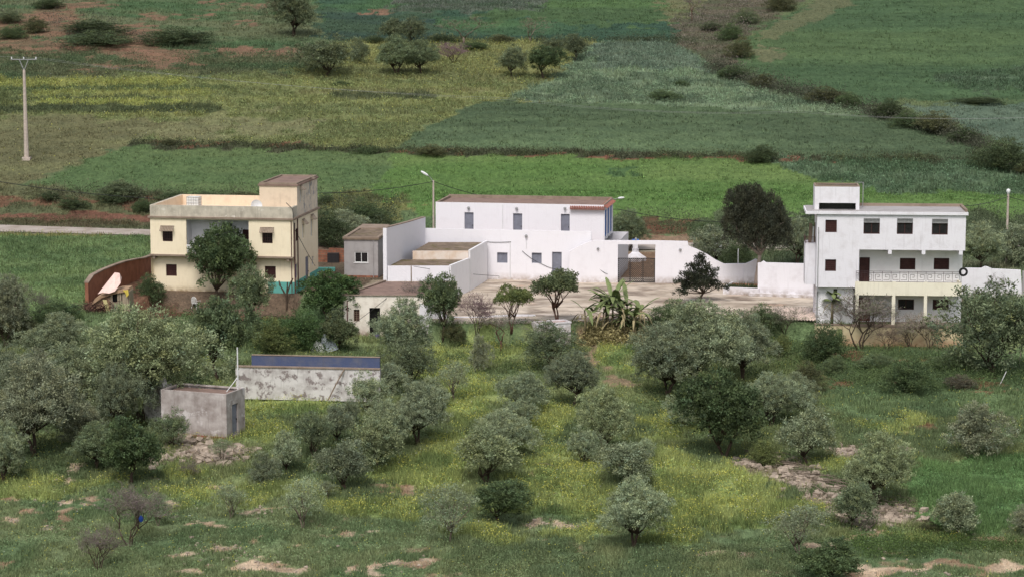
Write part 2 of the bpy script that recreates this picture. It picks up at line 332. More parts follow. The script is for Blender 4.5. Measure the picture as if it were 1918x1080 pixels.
for b in ((520, 760, 110, 26), (470, 815, 70, 22), (600, 745, 90, 14), (850, 850, 60, 40), (800, 885, 80, 28), (740, 900, 60, 18), (1040, 790, 40, 24), (1050, 880, 60, 46), (1010, 930, 110, 34), (900, 750, 60, 30), (885, 790, 30, 20),
          (1260, 800, 50, 30), (1300, 900, 90, 34), (1370, 960, 120, 38), (1290, 940, 120, 30), (1420, 905, 50, 24), (1490, 960, 60, 24), (60, 908, 90, 18), (150, 915, 60, 12), (500, 925, 110, 20), (380, 935, 50, 14), (720, 950, 110, 20), (840, 700, 60, 26), (1230, 870, 40, 30),
          (1140, 660, 50, 26), (1150, 690, 40, 16), (930, 660, 50, 20), (1690, 802, 70, 10), (1560, 880, 40, 16), (1060, 1005, 60, 10), (900, 1010, 60, 14), (820, 650, 60, 16), (340, 890, 50, 16), (640, 950, 60, 14), (1100, 950, 80, 20), (960, 830, 50, 20), (1380, 880, 60, 14), (300, 925, 40, 10), (1240, 1000, 60, 14), (1760, 1008, 90, 8)):
    blob(*b, Y1, .38, 1, .55, warp=1.4, mix=.8, c2=(92, 112, 50), sc=.5)
for b in ((560, 775, 60, 10), (1300, 935, 40, 10), (820, 870, 30, 10), (1370, 985, 60, 9), (1010, 905, 30, 8), (1050, 965, 60, 8), (1160, 670, 20, 16)):
    blob(*b, (72, 96, 46), .4, 1, .1, warp=1.2, mix=.8)
SOIL = (202, 172, 148)
for b in ((110, 897, 25, 5), (60, 958, 12, 10), (18, 975, 18, 8), (115, 965, 16, 14), (95, 990, 8, 5), (345, 1038, 34, 7), (430, 1028, 30, 8), (490, 1012, 14, 6), (370, 1068, 24, 8), (490, 1060, 44, 13), (540, 1072, 26, 8), (560, 1025, 12, 5), (20, 1062, 16, 10),
          (780, 1056, 44, 8), (720, 1068, 26, 10), (660, 1066, 30, 6), (30, 930, 24, 4), (140, 938, 45, 4), (60, 905, 10, 4), (170, 942, 22, 4), (490, 957, 32, 4), (620, 992, 50, 4), (380, 985, 30, 5), (1000, 983, 26, 4), (1070, 985, 16, 5), (1020, 1018, 30, 3), (1400, 1045, 30, 8), (1340, 1035, 30, 5),
          (1700, 1062, 110, 7), (1850, 1058, 80, 7), (1640, 1070, 60, 9), (1830, 1010, 34, 6), (1880, 1015, 30, 6), (730, 920, 40, 6), (1540, 1010, 40, 3), (1640, 1004, 60, 4), (160, 870, 14, 4), (410, 913, 20, 4), (330, 950, 14, 3), (700, 995, 20, 3), (1560, 1058, 40, 8), (1660, 1096, 120, 10), (400, 1095, 100, 7), (820, 1094, 60, 5), (1450, 1072, 30, 4)):
    blob(*b, SOIL, .15, .06, warp=1.0, mix=.95, c2=(150, 118, 94), sc=.6)
for b in ((1580, 717, 42, 5), (1655, 716, 12, 5), (1850, 718, 50, 4), (1733, 806, 36, 5), (1600, 665, 40, 6), (1500, 690, 18, 5), (1710, 672, 40, 4), (1835, 735, 60, 3), (1380, 655, 20, 4), (1250, 770, 30, 5)):
    blob(*b, (132, 92, 70), .2, .15, warp=1.2, mix=.9)
for b in ((1092, 640, 12, 14), (1103, 662, 12, 12), (1112, 680, 12, 10), (1155, 712, 22, 8), (1135, 695, 14, 8), (1175, 722, 16, 6), (1040, 668, 24, 6), (1085, 618, 16, 10)):
    blob(*b, (146, 122, 96), .15, .05, warp=.6, mix=.95)
for b in ((400, 850, 60, 14), (360, 830, 40, 12), (1420, 880, 50, 12), (1480, 900, 60, 14), (1560, 935, 50, 14), (1630, 965, 50, 16), (1590, 850, 30, 14), (1460, 870, 40, 12), (1690, 975, 36, 10)):
    blob(*b, (140, 124, 106), .2, .15, warp=1, mix=.8)
rz = np.random.RandomState(77)
for k in range(70):
    px = rz.uniform(-40, 1960); py = rz.uniform(940, 1095) if k < 52 else rz.uniform(880, 940); rr = rz.uniform(5, 20); blob(px, py, rr, rr*rz.uniform(.15, .35), (168, 140, 112), .15, .25, warp=1.4, mix=.75, c2=(122, 116, 84), sc=.8)
# no growth under floors and walls
zone([(700, 524), (1640, 524), (1640, 602), (1200, 600), (1000, 604), (835, 606), (640, 588), (640, 560)], (150, 134, 116), .1, 0, warp=0)
zone([(284, 460), (600, 460), (566, 562), (284, 552)], (110, 90, 76), .1, 0, warp=0)
zone([(1526, 530), (1810, 530), (1800, 608), (1526, 604)], (120, 100, 90), .1, 0, warp=0)

zone([(-400, 418), (0, 423.5), (280, 431), (700, 443), (1190, 456), (1700, 453), (2300, 446), (2300, 460), (1700, 468), (1190, 472), (700, 457), (280, 443), (0, 436.5), (-400, 431)], (150, 136, 120), .1, 0, warp=0)
def zones_at(x, y):
    n = len(x); C = np.tile(np.array(lin((76, 98, 58))), (n, 1)); H = np.full(n, .3); D = np.full(n, .6); FL = np.zeros(n)
    far = np.clip(y/160., .6, 1.15)
    wx = (fbm(x*.45, y*.45, 31, 3)-.5); wy = (fbm(x*.45, y*.45, 57, 3)-.5); wx2 = (fbm(x*1.7, y*1.7, 77, 3)-.5)
    for P, c, h, d, fl, warp, mix, c2, sc in ZONES:
        X = x + warp*3.2*wx*far + warp*.8*wx2; Y = y + warp*5.0*wy*far + warp*1.2*wx2
        i = np.where((X > P[:, 0].min()) & (X < P[:, 0].max()) & (Y > P[:, 1].min()) & (Y < P[:, 1].max()))[0]
        if not len(i): continue
        xx = X[i]; yy = Y[i]; ins = np.zeros(len(i), bool); m = len(P); j = m-1
        for k in range(m):
            xk, yk = P[k]; xj, yj = P[j]
            cond = ((yk > yy) != (yj > yy)) & (xx < (xj-xk)*(yy-yk)/(yj-yk+1e-12)+xk); ins ^= cond; j = k
        i = i[ins]
        if not len(i): continue
        cc = np.tile(c, (len(i), 1))
        if c2 is not None:
            an = (.45, 1.5) if P[:, 1].mean() > 236 else (1, .6)
            f = np.clip((fbm(x[i]*sc*an[0], y[i]*sc*an[1], 90, 4)-.38)/.24, 0, 1)[:, None]; cc = cc*(1-f)+c2*f
        C[i] = C[i]*(1-mix)+cc*mix; H[i] = h; D[i] = d; FL[i] = fl
    lum = C @ np.array([.3, .59, .11]); C = C*.80 + lum[:, None]*.20; gr = np.clip((C[:, 1]/(C[:, 0]+1e-4)-.95)/.25, 0, 1)[:, None]; C = C*(1-gr)+C*np.array([1.09, .97, 1.08])*gr
    wheat = (H == .3) & (D <= .5) & (y > 238); stv = fbm(x*.035, y*.75, 141, 3); st2 = fbm(x*.4, y*.5, 151, 3); C = np.where(wheat[:, None], C*(.62+.50*stv+.26*st2)[:, None], C)
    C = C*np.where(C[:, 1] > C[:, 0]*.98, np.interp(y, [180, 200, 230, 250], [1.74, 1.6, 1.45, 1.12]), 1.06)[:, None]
    return C, H, D, FL

def lines(*segs):
    return np.concatenate([np.arange(a, b, s) for a, b, s in segs])
ys = np.concatenate([np.linspace(-300, 88, 24)[:-1], lines((88, 196, .3), (196, 250, .4), (250, 400, .7)), np.geomspace(400, 2900, 40)])
xp = np.concatenate([lines((0, 42, .3), (42, 96, .6)), np.geomspace(96, 2400, 34)])
xs = np.concatenate([-xp[:0:-1], xp])
GX, GY = np.meshgrid(xs, ys); gx = GX.ravel(); gy = GY.ravel()
gz = terr(gx, gy)
far = np.clip((np.abs(gx)-110)/200, 0, 1); gz = gz + far*(fbm(gx*.004, gy*.004, 40)-.3)*30
gc, gh, gd, gf = zones_at(gx, gy)
# lumpy soil: height detail where the ground is bare or tufted
gz = gz - .0*gd
me = bpy.data.meshes.new("ground"); nv = len(gx); nx = len(xs); ny = len(ys)
me.vertices.add(nv); me.vertices.foreach_set('co', np.stack([gx, gy, gz], 1).astype(np.float32).ravel())
ii = (np.arange(ny-1)[:, None]*nx + np.arange(nx-1)[None, :]).ravel()
fi = np.stack([ii, ii+1, ii+nx+1, ii+nx], 1).astype(np.int32); nf = len(fi)
me.loops.add(nf*4); me.loops.foreach_set('vertex_index', fi.ravel())
me.polygons.add(nf); me.polygons.foreach_set('loop_start', np.arange(0, nf*4, 4, dtype=np.int32)); me.polygons.foreach_set('loop_total', np.full(nf, 4, np.int32))
me.polygons.foreach_set('use_smooth', np.ones(nf, bool))
at = me.attributes.new('tint', 'FLOAT_COLOR', 'POINT'); cc = np.ones((nv, 4), np.float32); cc[:, :3] = gc; cc[:, 3] = np.clip(gd, 0, 1); at.data.foreach_set('color', cc.ravel())
m, nt = newmat("ground_soil_and_green")
a = N(nt, 'ShaderNodeAttribute', attribute_name='tint')
f1 = noise_fac(nt, 2.6, .32, .68, 6, stretch=(1, .45, 1)); f2 = noise_fac(nt, .35, .35, .65, 4); f3 = noise_fac(nt, 9, .35, .7, 3, stretch=(1, .4, 1))
c = mixc(nt, f1, mixc(nt, 1.0, (a, 'Color'), (.70, .72, .70), 'MULTIPLY'), mixc(nt, 1.0, (a, 'Color'), (1.22, 1.22, 1.16), 'MULTIPLY'))
c = mixc(nt, f2, mixc(nt, 1.0, c, (.90, .92, .92), 'MULTIPLY'), mixc(nt, 1.0, c, (1.1, 1.08, 1.05), 'MULTIPLY'))
c = mixc(nt, f3, mixc(nt, 1.0, c, (.78, .8, .8), 'MULTIPLY'), mixc(nt, 1.0, c, (1.12, 1.14, 1.1), 'MULTIPLY'))
wv = N(nt, 'ShaderNodeTexCoord')
finish(nt, c, .95, f1, .05, .15, .7)
me.materials.append(m); me.update(calc_edges=True)
ground = link_mesh("ground", me); tag(ground, kind='structure')

# ------------------------------------------------------------------ tufts of growth
rs = np.random.RandomState(5)
def tri_tufts(x, y, h, c, nb, wid, lean=.5, name='wild_grass', mat=None, top=1.0, spread=.12):
    n = len(x); z = terr(x, y)-.04
    V = np.zeros((n, nb, 3, 3), np.float32); K = np.zeros((n, nb, 3), np.float32)
    for b in range(nb):
        a = rs.uniform(0, 2*np.pi, n); hh = h*rs.uniform(.5, 1.15, n); ln = lean*hh*rs.uniform(.2, 1.2, n); ww = wid*rs.uniform(.6, 1.3, n)
        ox = rs.normal(0, spread, n); oy = rs.normal(0, spread, n); t = rs.uniform(0, 2*np.pi, n)
        bx = x+ox; by = y+oy
        V[:, b, 0] = np.stack([bx-np.cos(t)*ww, by-np.sin(t)*ww, z], 1); V[:, b, 1] = np.stack([bx+np.cos(t)*ww, by+np.sin(t)*ww, z], 1)
        V[:, b, 2] = np.stack([bx+np.cos(a)*ln, by+np.sin(a)*ln, z+hh], 1)
        K[:, b] = c*rs.uniform(.5, 1.6, (n, 1))*top
    return V.reshape(-1, 3), K.reshape(-1, 3)
def scatter(n, y0, y1, half):
    y = rs.uniform(y0, y1, int(n)); x = rs.uniform(-1, 1, int(n))*(y*.225+half); return x, y
grassm = leafmat("grass_blades", (1, 1, 1), .3, 0)
parts = []
for (n, y0, y1, nb, wid, hs_, spr) in ((150000, 104, 152, 6, .026, 1.15, .10), (60000, 150, 182, 5, .03, 1.0, .12), (42000, 178, 250, 5, .045, 1.0, .15), (70000, 246, 395, 5, .06, 1.0, .22)):
    x, y = scatter(n, y0, y1, 3); c, h, d, fl = zones_at(x, y)
    cl = fbm(x*.8, y*.8, 21, 3); keep = rs.rand(len(x)) < d*np.clip((cl-.25)*3.2, .12, 1); x, y, c, h, fl, cl = x[keep], y[keep], c[keep], h[keep], fl[keep], cl[keep]
    c = c*(.85+.6*(cl[:, None]-.5)); c = c*np.array([1.12, 1.10, 1.0])*1.10
    parts.append(tri_tufts(x, y, h*hs_*np.clip(.5+cl*1.1, .5, 1.4), c, nb, wid, spread=spr))
V = np.concatenate([p[0] for p in parts]); K = np.concatenate([p[1] for p in parts])
go = link_mesh("wild_grass", np_mesh("wild_grass", V, 3, grassm, K))
tag(go, 'uneven green grass and weeds growing over the orchard floor and fields', 'grass', kind='stuff')
# broad leafy weeds: low clumps of small leaves
def leafy(x, y, h, c, nl, ls, rad):
    n = len(x); z = terr(x, y); P = np.stack([x, y, z], 1)[:, None, :]
    o = rs.normal(0, 1, (n, nl, 3)); o[..., :2] *= rad; o[..., 2] = np.abs(o[..., 2])*.45*h[:, None]+.03
    ctr = P+o; u = rs.normal(0, 1, (n, nl, 3)); u /= np.linalg.norm(u, axis=2, keepdims=True); v = np.cross(u, rs.normal(0, 1, (n, nl, 3))); v /= np.linalg.norm(v, axis=2, keepdims=True)
    s = ls*rs.uniform(.6, 1.3, (n, nl, 1)); q = np.stack([ctr-u*s, ctr+v*s*.5, ctr+u*s, ctr-v*s*.5], 2)
    k = np.repeat((c*rs.uniform(.7, 1.3, (n, 1)))[:, None, :], nl, 1)*rs.uniform(.6, 1.6, (n, nl, 1))
    return q.reshape(-1, 3), k.reshape(-1, 3)
parts = []
for (n, y0, y1, nl, ls, rad, thr) in ((46000, 104, 180, 12, .045, .16, .46), (30000, 185, 262, 9, .07, .25, .46), (90000, 246, 395, 9, .10, .30, .40)):
    x, y = scatter(n, y0, y1, 3); c, h, d, fl = zones_at(x, y)
    cl = fbm(x*.5, y*.35, 121, 4); keep = (cl > thr) & (rs.rand(len(x)) < d) & ((y < 250) | (h > .42) | (rs.rand(len(x)) < .12)); x, y, c, h = x[keep], y[keep], c[keep], h[keep]
    parts.append(leafy(x, y, h, c*np.array([1.0, 1.1, 1.0])*1.08, nl, ls, rad))
V = np.concatenate([p[0] for p in parts]); K = np.concatenate([p[1] for p in parts])
wo_ = link_mesh("leafy_weeds", np_mesh("leafy_weeds", V, 4, grassm, K))
tag(wo_, 'low clumps of broad leafy weeds and bean crop among the grass', 'weeds', kind='stuff')
# scrub along ditches, banks and under the trees
def along(pts, n, sx, sy):
    P = [hit(a, b)[:2] for a, b in pts]; seg = [math.dist(p, q) for p, q in zip(P[:-1], P[1:])]; t = rs.uniform(0, sum(seg), n); X = np.zeros(n); Y_ = np.zeros(n); a0 = 0
    for (p, q, l) in zip(P[:-1], P[1:], seg):
        i = (t >= a0) & (t < a0+l); f = (t[i]-a0)/l; X[i] = p[0]+(q[0]-p[0])*f; Y_[i] = p[1]+(q[1]-p[1])*f; a0 += l
    return X+rs.normal(0, sx, n), Y_+rs.normal(0, sy, n)
def inside(pts, n):
    P = wp(pts); x = rs.uniform(P[:, 0].min(), P[:, 0].max(), n); y = rs.uniform(P[:, 1].min(), P[:, 1].max(), n); ins = np.zeros(n, bool); j = len(P)-1
    for k in range(len(P)):
        xk, yk = P[k]; xj, yj = P[j]; ins ^= ((yk > y) != (yj > y)) & (x < (xj-xk)*(y-yk)/(yj-yk+1e-12)+xk); j = k
    return x[ins], y[ins]
parts = []
def scrub(xy, h, c, nl, ls, rad, thr=.0, cs=.35):
    x, y = xy; cl = fbm(x*cs, y*cs, 171, 3); k = cl > thr; x, y, cl = x[k], y[k], cl[k]; c = np.tile(np.array(lin(c)), (len(x), 1))*(.6+.9*cl)[:, None]
    parts.append(leafy(x, y, np.full(len(x), h)*(.4+1.2*cl), c, nl, ls, rad))
scrub(along([(1335, 128), (1390, 150), (1450, 168), (1550, 192), (1600, 204), (1665, 220), (1760, 248), (1850, 285), (1918, 318)], 1500, .8, 1.6), 1.6, (78, 80, 66), 16, .11, .5, .36)
scrub(along([(560, 78), (760, 76), (1000, 78), (1260, 76), (1330, 90)], 900, 1, 1.2), .9, (70, 78, 58), 12, .10, .4, .45)
scrub(along([(240, 268), (500, 275), (735, 284), (1000, 290), (1500, 300), (1850, 300)], 1600, 1, .8), .7, (78, 86, 58), 12, .09, .35, .42)
scrub(inside([(1260, 90), (1255, 50), (1300, 10), (1400, -20), (1500, -10), (1430, 45), (1385, 80), (1400, 130), (1350, 130)], 1600), 1.5, (112, 104, 96), 14, .10, .45, .5)
scrub(inside([(0, 10), (180, 10), (230, 60), (380, 70), (390, 90), (100, 96), (0, 70)], 900), 1.3, (78, 78, 68), 16, .11, .5, .52)
scrub(inside([(-40, 100), (560, 100), (640, 148), (-40, 146)], 1300), .9, (76, 88, 60), 14, .09, .4, .5)
scrub(inside([(50, 350), (290, 362), (700, 380), (700, 400), (290, 392), (40, 380)], 900), 1.2, (84, 86, 66), 14, .09, .4, .45)
scrub(inside([(-60, 410), (285, 413), (285, 426), (-60, 420)], 500), .7, (92, 88, 62), 12, .07, .3, .4)
scrub(inside([(560, 400), (740, 396), (740, 425), (650, 462), (595, 462)], 1000), 1.8, (72, 82, 60), 20, .09, .45, .38)
scrub(inside([(1160, 398), (1530, 404), (1530, 486), (1430, 486), (1300, 470), (1240, 440)], 1300), 1.4, (80, 92, 64), 18, .085, .4, .42)
scrub(inside([(1800, 404), (1990, 404), (1990, 496), (1800, 496)], 1100), 1.8, (84, 94, 70), 20, .09, .45, .38)
scrub(inside([(-40, 640), (60, 625), (240, 640), (330, 740), (300, 870), (120, 890), (-40, 900)], 2600), .8, (74, 88, 58), 16, .06, .28, .42)
scrub(inside([(465, 600), (640, 606), (650, 664), (470, 664)], 1300), 1.0, (76, 94, 56), 18, .065, .3, .38)
scrub(inside([(1430, 622), (1560, 640), (1800, 665), (1930, 690), (1930, 730), (1480, 730)], 3000), .7, (82, 98, 60), 16, .06, .28, .45)
scrub(inside([(1190, 700), (1440, 690), (1450, 850), (1300, 860), (1200, 760)], 1300), .6, (72, 88, 54), 14, .055, .26, .42)
scrub(inside([(820, 628), (1080, 625), (1080, 700), (820, 700)], 900), .55, (84, 100, 58), 14, .055, .26, .45)
scrub(inside([(300, 575), (560, 585), (560, 606), (460, 612), (300, 606)], 500), .7, (80, 94, 60), 14, .06, .28, .42)
scrub(along([(1100, 634), (1150, 640), (1205, 636)], 260, .5, .5), 1.1, (158, 148, 106), 18, .12, .3, .3)
scrub(inside([(850, 1020), (1480, 1030), (1500, 1085), (850, 1085)], 1500), .4, (84, 98, 66), 14, .045, .2, .42)
scrub(inside([(1580, 1012), (1918, 1014), (1918, 1040), (1620, 1046)], 1100), .55, (82, 102, 56), 16, .045, .2, .35)
V = np.concatenate([p[0] for p in parts]); K = np.concatenate([p[1] for p in parts])
tag(link_mesh("scrub", np_mesh("scrub", V, 4, grassm, K)), 'tangled low scrub along the ditches, banks and under the grove', 'scrub', kind='stuff')
# yellow flowers
parts = []
for (n, y0, y1, s, k) in ((300000, 104, 182, .026, 1.0), (90000, 225, 395, .045, .7)):
    x, y = scatter(n, y0, y1, 2); c, h, d, fl = zones_at(x, y)
    cl = fbm(x*.9, y*.7, 61, 3); keep = rs.rand(len(x)) < fl*k*np.clip((cl-.33)*4.5, 0, 1.2); x, y, h = x[keep], y[keep], h[keep]
    n = len(x); z = terr(x, y)+h*rs.uniform(.55, 1.35, n)
    P = np.stack([x, y, z], 1)[:, None, :]+rs.normal(0, .05, (n, 2, 3)); P = P.reshape(-1, 3); n = len(P)
    u = rs.normal(0, 1, (n, 3)); u /= np.linalg.norm(u, axis=1, keepdims=True); v = np.cross(u, rs.normal(0, 1, (n, 3))); v /= np.linalg.norm(v, axis=1, keepdims=True)
    ss = s*rs.uniform(.7, 1.4, (n, 1)); parts.append(np.stack([P-u*ss, P+v*ss, P+u*ss, P-v*ss], 1).reshape(-1, 3))
V = np.concatenate(parts); nn = len(V)//4
K = np.array(lin((206, 204, 104)))*rs.uniform(.7, 1.2, (nn, 1)); wh = rs.rand(nn) < .04; K[wh] = (.6, .6, .55)
fo = link_mesh("mustard_flowers", np_mesh("mustard_flowers", V, 4, grassm, K))
tag(fo, 'small yellow mustard flowers spread in drifts between the olive trees', 'flowers', kind='stuff')
# ------------------------------------------------------------------ tree prototypes (unit: crown about 1 wide, 1 high)
bark = simple("bark_grey_brown", lin((78, 66, 56)), .3, 6, .9)
barkpale = simple("bark_pale", lin((120, 108, 96)), .3, 6, .9)
barkred = simple("bark_reddish", lin((96, 70, 60)), .3, 6, .9)
olive_leaf = leafmat("olive_leaves", lin((128, 137, 106)), .16, .16, (1.25, 1.25, 1.3))
green_leaf = leafmat("green_leaves", lin((104, 118, 84)), .28, .14)
dark_leaf = leafmat("dark_needles", lin((66, 72, 56)), .12, .1)
twigm = leafmat("bare_twigs", lin((124, 114, 108)), .05, .12)
def unit(v): return v/np.maximum(np.linalg.norm(v, axis=-1, keepdims=True), 1e-9)
def crown_arrays(rg, lobes, nclump, nleaf, ls, asp, crad, up=.35, inner=.45, rnd=.8, zmin=-.55, droop=0):
    lob = np.array(lobes); wgt = (lob[:, 3]*lob[:, 4]+lob[:, 3]*lob[:, 5]); wgt = wgt/wgt.sum()
    li = rg.choice(len(lob), nclump, p=wgt); d = unit(rg.normal(0, 1, (nclump, 3))); d[:, 2] = np.where(d[:, 2] < zmin, -d[:, 2]*.6, d[:, 2]); d = unit(d)
    rr = np.where(rg.rand(nclump) < .72, rg.uniform(.80, 1.10, nclump), rg.uniform(inner, .85, nclump))
    # ragged outline: clumps in some directions stick out
    bump = .90+.22*rg.rand(len(lob), 1)[li, 0]
    P = lob[li, :3]+d*lob[li, 3:6]*(rr*bump)[:, None]
    val = np.where(rg.rand(nclump) < .35, rg.uniform(1.15, 1.5, nclump), rg.uniform(.6, 1.1, nclump)); hue = rg.normal(0, 1, nclump)
    n = nclump*nleaf; ci = np.repeat(np.arange(nclump), nleaf)
    off = rg.normal(0, 1, (n, 3))*crad*np.array([1, 1, .8]); ctr = P[ci]+off
    ax = unit(d[ci]*.7+np.array([0, 0, up-droop])+rg.normal(0, rnd, (n, 3)))
    sd_ = unit(np.cross(ax, rg.normal(0, 1, (n, 3))))
    s = ls*rg.uniform(.6, 1.25, (n, 1)); q = np.stack([ctr, ctr+ax*s*.5+sd_*s*asp, ctr+ax*s, ctr+ax*s*.5-sd_*s*asp], 1)
    k = (val[ci]*rg.uniform(.75, 1.3, n))[:, None]*np.stack([1+.05*hue[ci], 1+.01*hue[ci], 1-.06*hue[ci]], 1)
    return q.reshape(-1, 3), k, P
def limbs(rg, mb, lobes, targets, h0, r0, nstem=1, stemspread=.05):
    forks = []
    for s in range(nstem):
        a = rg.uniform(0, 6.28); dx, dy = math.cos(a)*stemspread, math.sin(a)*stemspread
        f = (dx*1.6, dy*1.6, h0*rg.uniform(.8, 1.1)); r = r0/(nstem**.5)
        mb.tube([(dx*.3, dy*.3, -.06), (dx*.5+rg.normal(0, .006), dy*.5, h0*.3), (dx+rg.normal(0, .01), dy+rg.normal(0, .01), h0*.65), f], [r*1.5, r*1.1, r*.95, r*.85], 7); forks.append(f)
    for i, l in enumerate(lobes):
        f = forks[i % len(forks)]; e = Vector((l[0], l[1], l[2]+l[5]*.25)); f = Vector(f)
        m1 = f.lerp(e, .35)+Vector((rg.normal(0, .02), rg.normal(0, .02), -.015)); m2 = f.lerp(e, .7)+Vector((rg.normal(0, .03), rg.normal(0, .03), .01))
        mb.tube([f, m1, m2, e], [r0*.62, r0*.45, r0*.3, r0*.12], 5)
        for k in range(7):
            t = targets[rg.randint(len(targets))]; t = Vector([float(q) for q in t])
            if (t-e).length > max(l[3], l[5])*1.5: continue
            s = m1.lerp(e, rg.uniform(0, .9)); mb.tube([s, s.lerp(t, .5)+Vector((rg.normal(0, .02), rg.normal(0, .02), .01)), t], [r0*.24, r0*.15, r0*.05], 4)
def mk(name, mat_b, mat_l, seed, lobes, nclump, nleaf, ls, asp, crad, h0, r0, nstem=1, **kw):
    nclump = int(nclump*1.14); crad *= .74
    rg = np.random.RandomState(seed); q, k, P = crown_arrays(rg, lobes, nclump, nleaf, ls, asp, crad, **kw)
    mb = MB(); limbs(rg, mb, lobes, P, h0, r0, nstem)
    return (mb.mesh("trunk", mat_b, True), np_mesh("crown", q, 4, mat_l, k))
def rlobes(rg, n, zc, zr, rad, spread, base=None):
    out = [base or (0, 0, zc, .30, .30, zr)]
    for i in range(n):
        a = 6.28*i/n+rg.uniform(-.4, .4); s = spread*rg.uniform(.6, 1.15); r = rad*rg.uniform(.6, 1.3)
        out.append((math.cos(a)*s, math.sin(a)*s, zc+zr*rg.uniform(-.55, .55), r, r, r*rg.uniform(.75, 1.05)))
    out.append((rg.uniform(-.1, .1), rg.uniform(-.1, .1), 1-rad*.9, rad*.9, rad*.9, rad*.85)); return out
PROTO = {}
for i in range(5):      # young orchard olives
    rg = np.random.RandomState(100+i)
    PROTO['olive%d' % i] = mk('olive', bark, olive_leaf, 200+i, rlobes(rg, 7, .52, .33, .25, .27), 430, 28, .040, .20, .042, .18, .024, 1+i % 2, droop=.1)
for i in range(3):      # old broad olives
    rg = np.random.RandomState(130+i)
    PROTO['big%d' % i] = mk('olive', bark, olive_leaf, 230+i, rlobes(rg, 9, .50, .32, .21, .32)+rlobes(rg, 6, .55, .3, .18, .22), 1050, 36, .023, .20, .026, .24, .026, 2, droop=.1)
for i in range(2):      # thin see-through olives
    rg = np.random.RandomState(150+i)
    PROTO['thin%d' % i] = mk('olive', barkpale, olive_leaf, 250+i, rlobes(rg, 6, .56, .34, .22, .27), 250, 18, .036, .17, .045, .2, .02, 2)
for i in range(3):      # bushy olives, leafy to the ground
    rg = np.random.RandomState(160+i)
    PROTO['low%d' % i] = mk('olive', bark, olive_leaf, 260+i, rlobes(rg, 7, .44, .38, .26, .27), 440, 28, .036, .19, .036, .12, .02, 2, zmin=-.8)
for i in range(3):      # green broad-leaved trees
    rg = np.random.RandomState(170+i)
    PROTO['green%d' % i] = mk('tree', bark, green_leaf, 270+i, rlobes(rg, 8, .50, .35, .25, .28), 560, 26, .034, .30, .034, .2, .024, 1+i % 2)
for i in range(3):      # bushes
    rg = np.random.RandomState(180+i)
    PROTO['bush%d' % i] = mk('bush', bark, green_leaf, 280+i, rlobes(rg, 7, .42, .40, .28, .26), 460, 26, .034, .26, .045, .08, .014, 3, zmin=-.9)
for i in range(2):
    rg = np.random.RandomState(190+i)
    PROTO['round%d' % i] = mk('tree', barkred, green_leaf, 290+i, rlobes(rg, 8, .68, .2, .17, .30), 360, 24, .034, .3, .034, .3, .022, 2+i, zmin=-.3)
PL = [(0, 0, .58, .34, .34, .28), (-.2, 0, .78, .26, .26, .2), (.10, .05, .70, .30, .28, .22), (.34, 0, .50, .2, .24, .14), (.3, .05, .62, .2, .22, .14), (-.34, 0, .64, .14, .2, .12), (-.2, .1, .54, .24, .24, .2), (.2, -.1, .60, .26, .24, .2), (-.08, -.1, .86, .2, .2, .13), (0, .2, .6, .25, .2, .25), (.05, -.2, .5, .3, .2, .22)]
PL = [(a, b, c+.03, d*1.06, e*1.06, f*1.04) for a, b, c, d, e, f in PL]
PROTO['pine0'] = mk('pine', simple('pine_bark_pale', lin((150, 138, 128)), .2, 6, .9), dark_leaf, 301, PL, 2000, 34, .026, .16, .026, .38, .030, 1, up=.6, rnd=.6)
CL = [(0, 0, .36, .34, .34, .20), (.05, 0, .52, .27, .27, .18), (-.04, 0, .68, .18, .18, .16), (0, 0, .84, .10, .10, .13), (.2, 0, .32, .2, .2, .12), (-.25, .05, .48, .14, .14, .12), (-.3, -.05, .35, .18, .18, .1)]
PROTO['conif0'] = mk('conifer', bark, dark_leaf, 302, [(a, b, c, d*.8, e*.8, f*.9) for a, b, c, d, e, f in CL]+[(.42, 0, .42, .1, .1, .05), (-.42, .1, .3, .12, .1, .06), (.34, .1, .58, .12, .1, .06), (-.3, 0, .62, .1, .1, .05), (.4, 0, .22, .14, .12, .07), (-.06, 0, .93, .05, .05, .1), (.2, 0, .74, .08, .08, .05)], 400, 22, .05, .14, .035, .2, .022, 1, up=.8, rnd=.5)
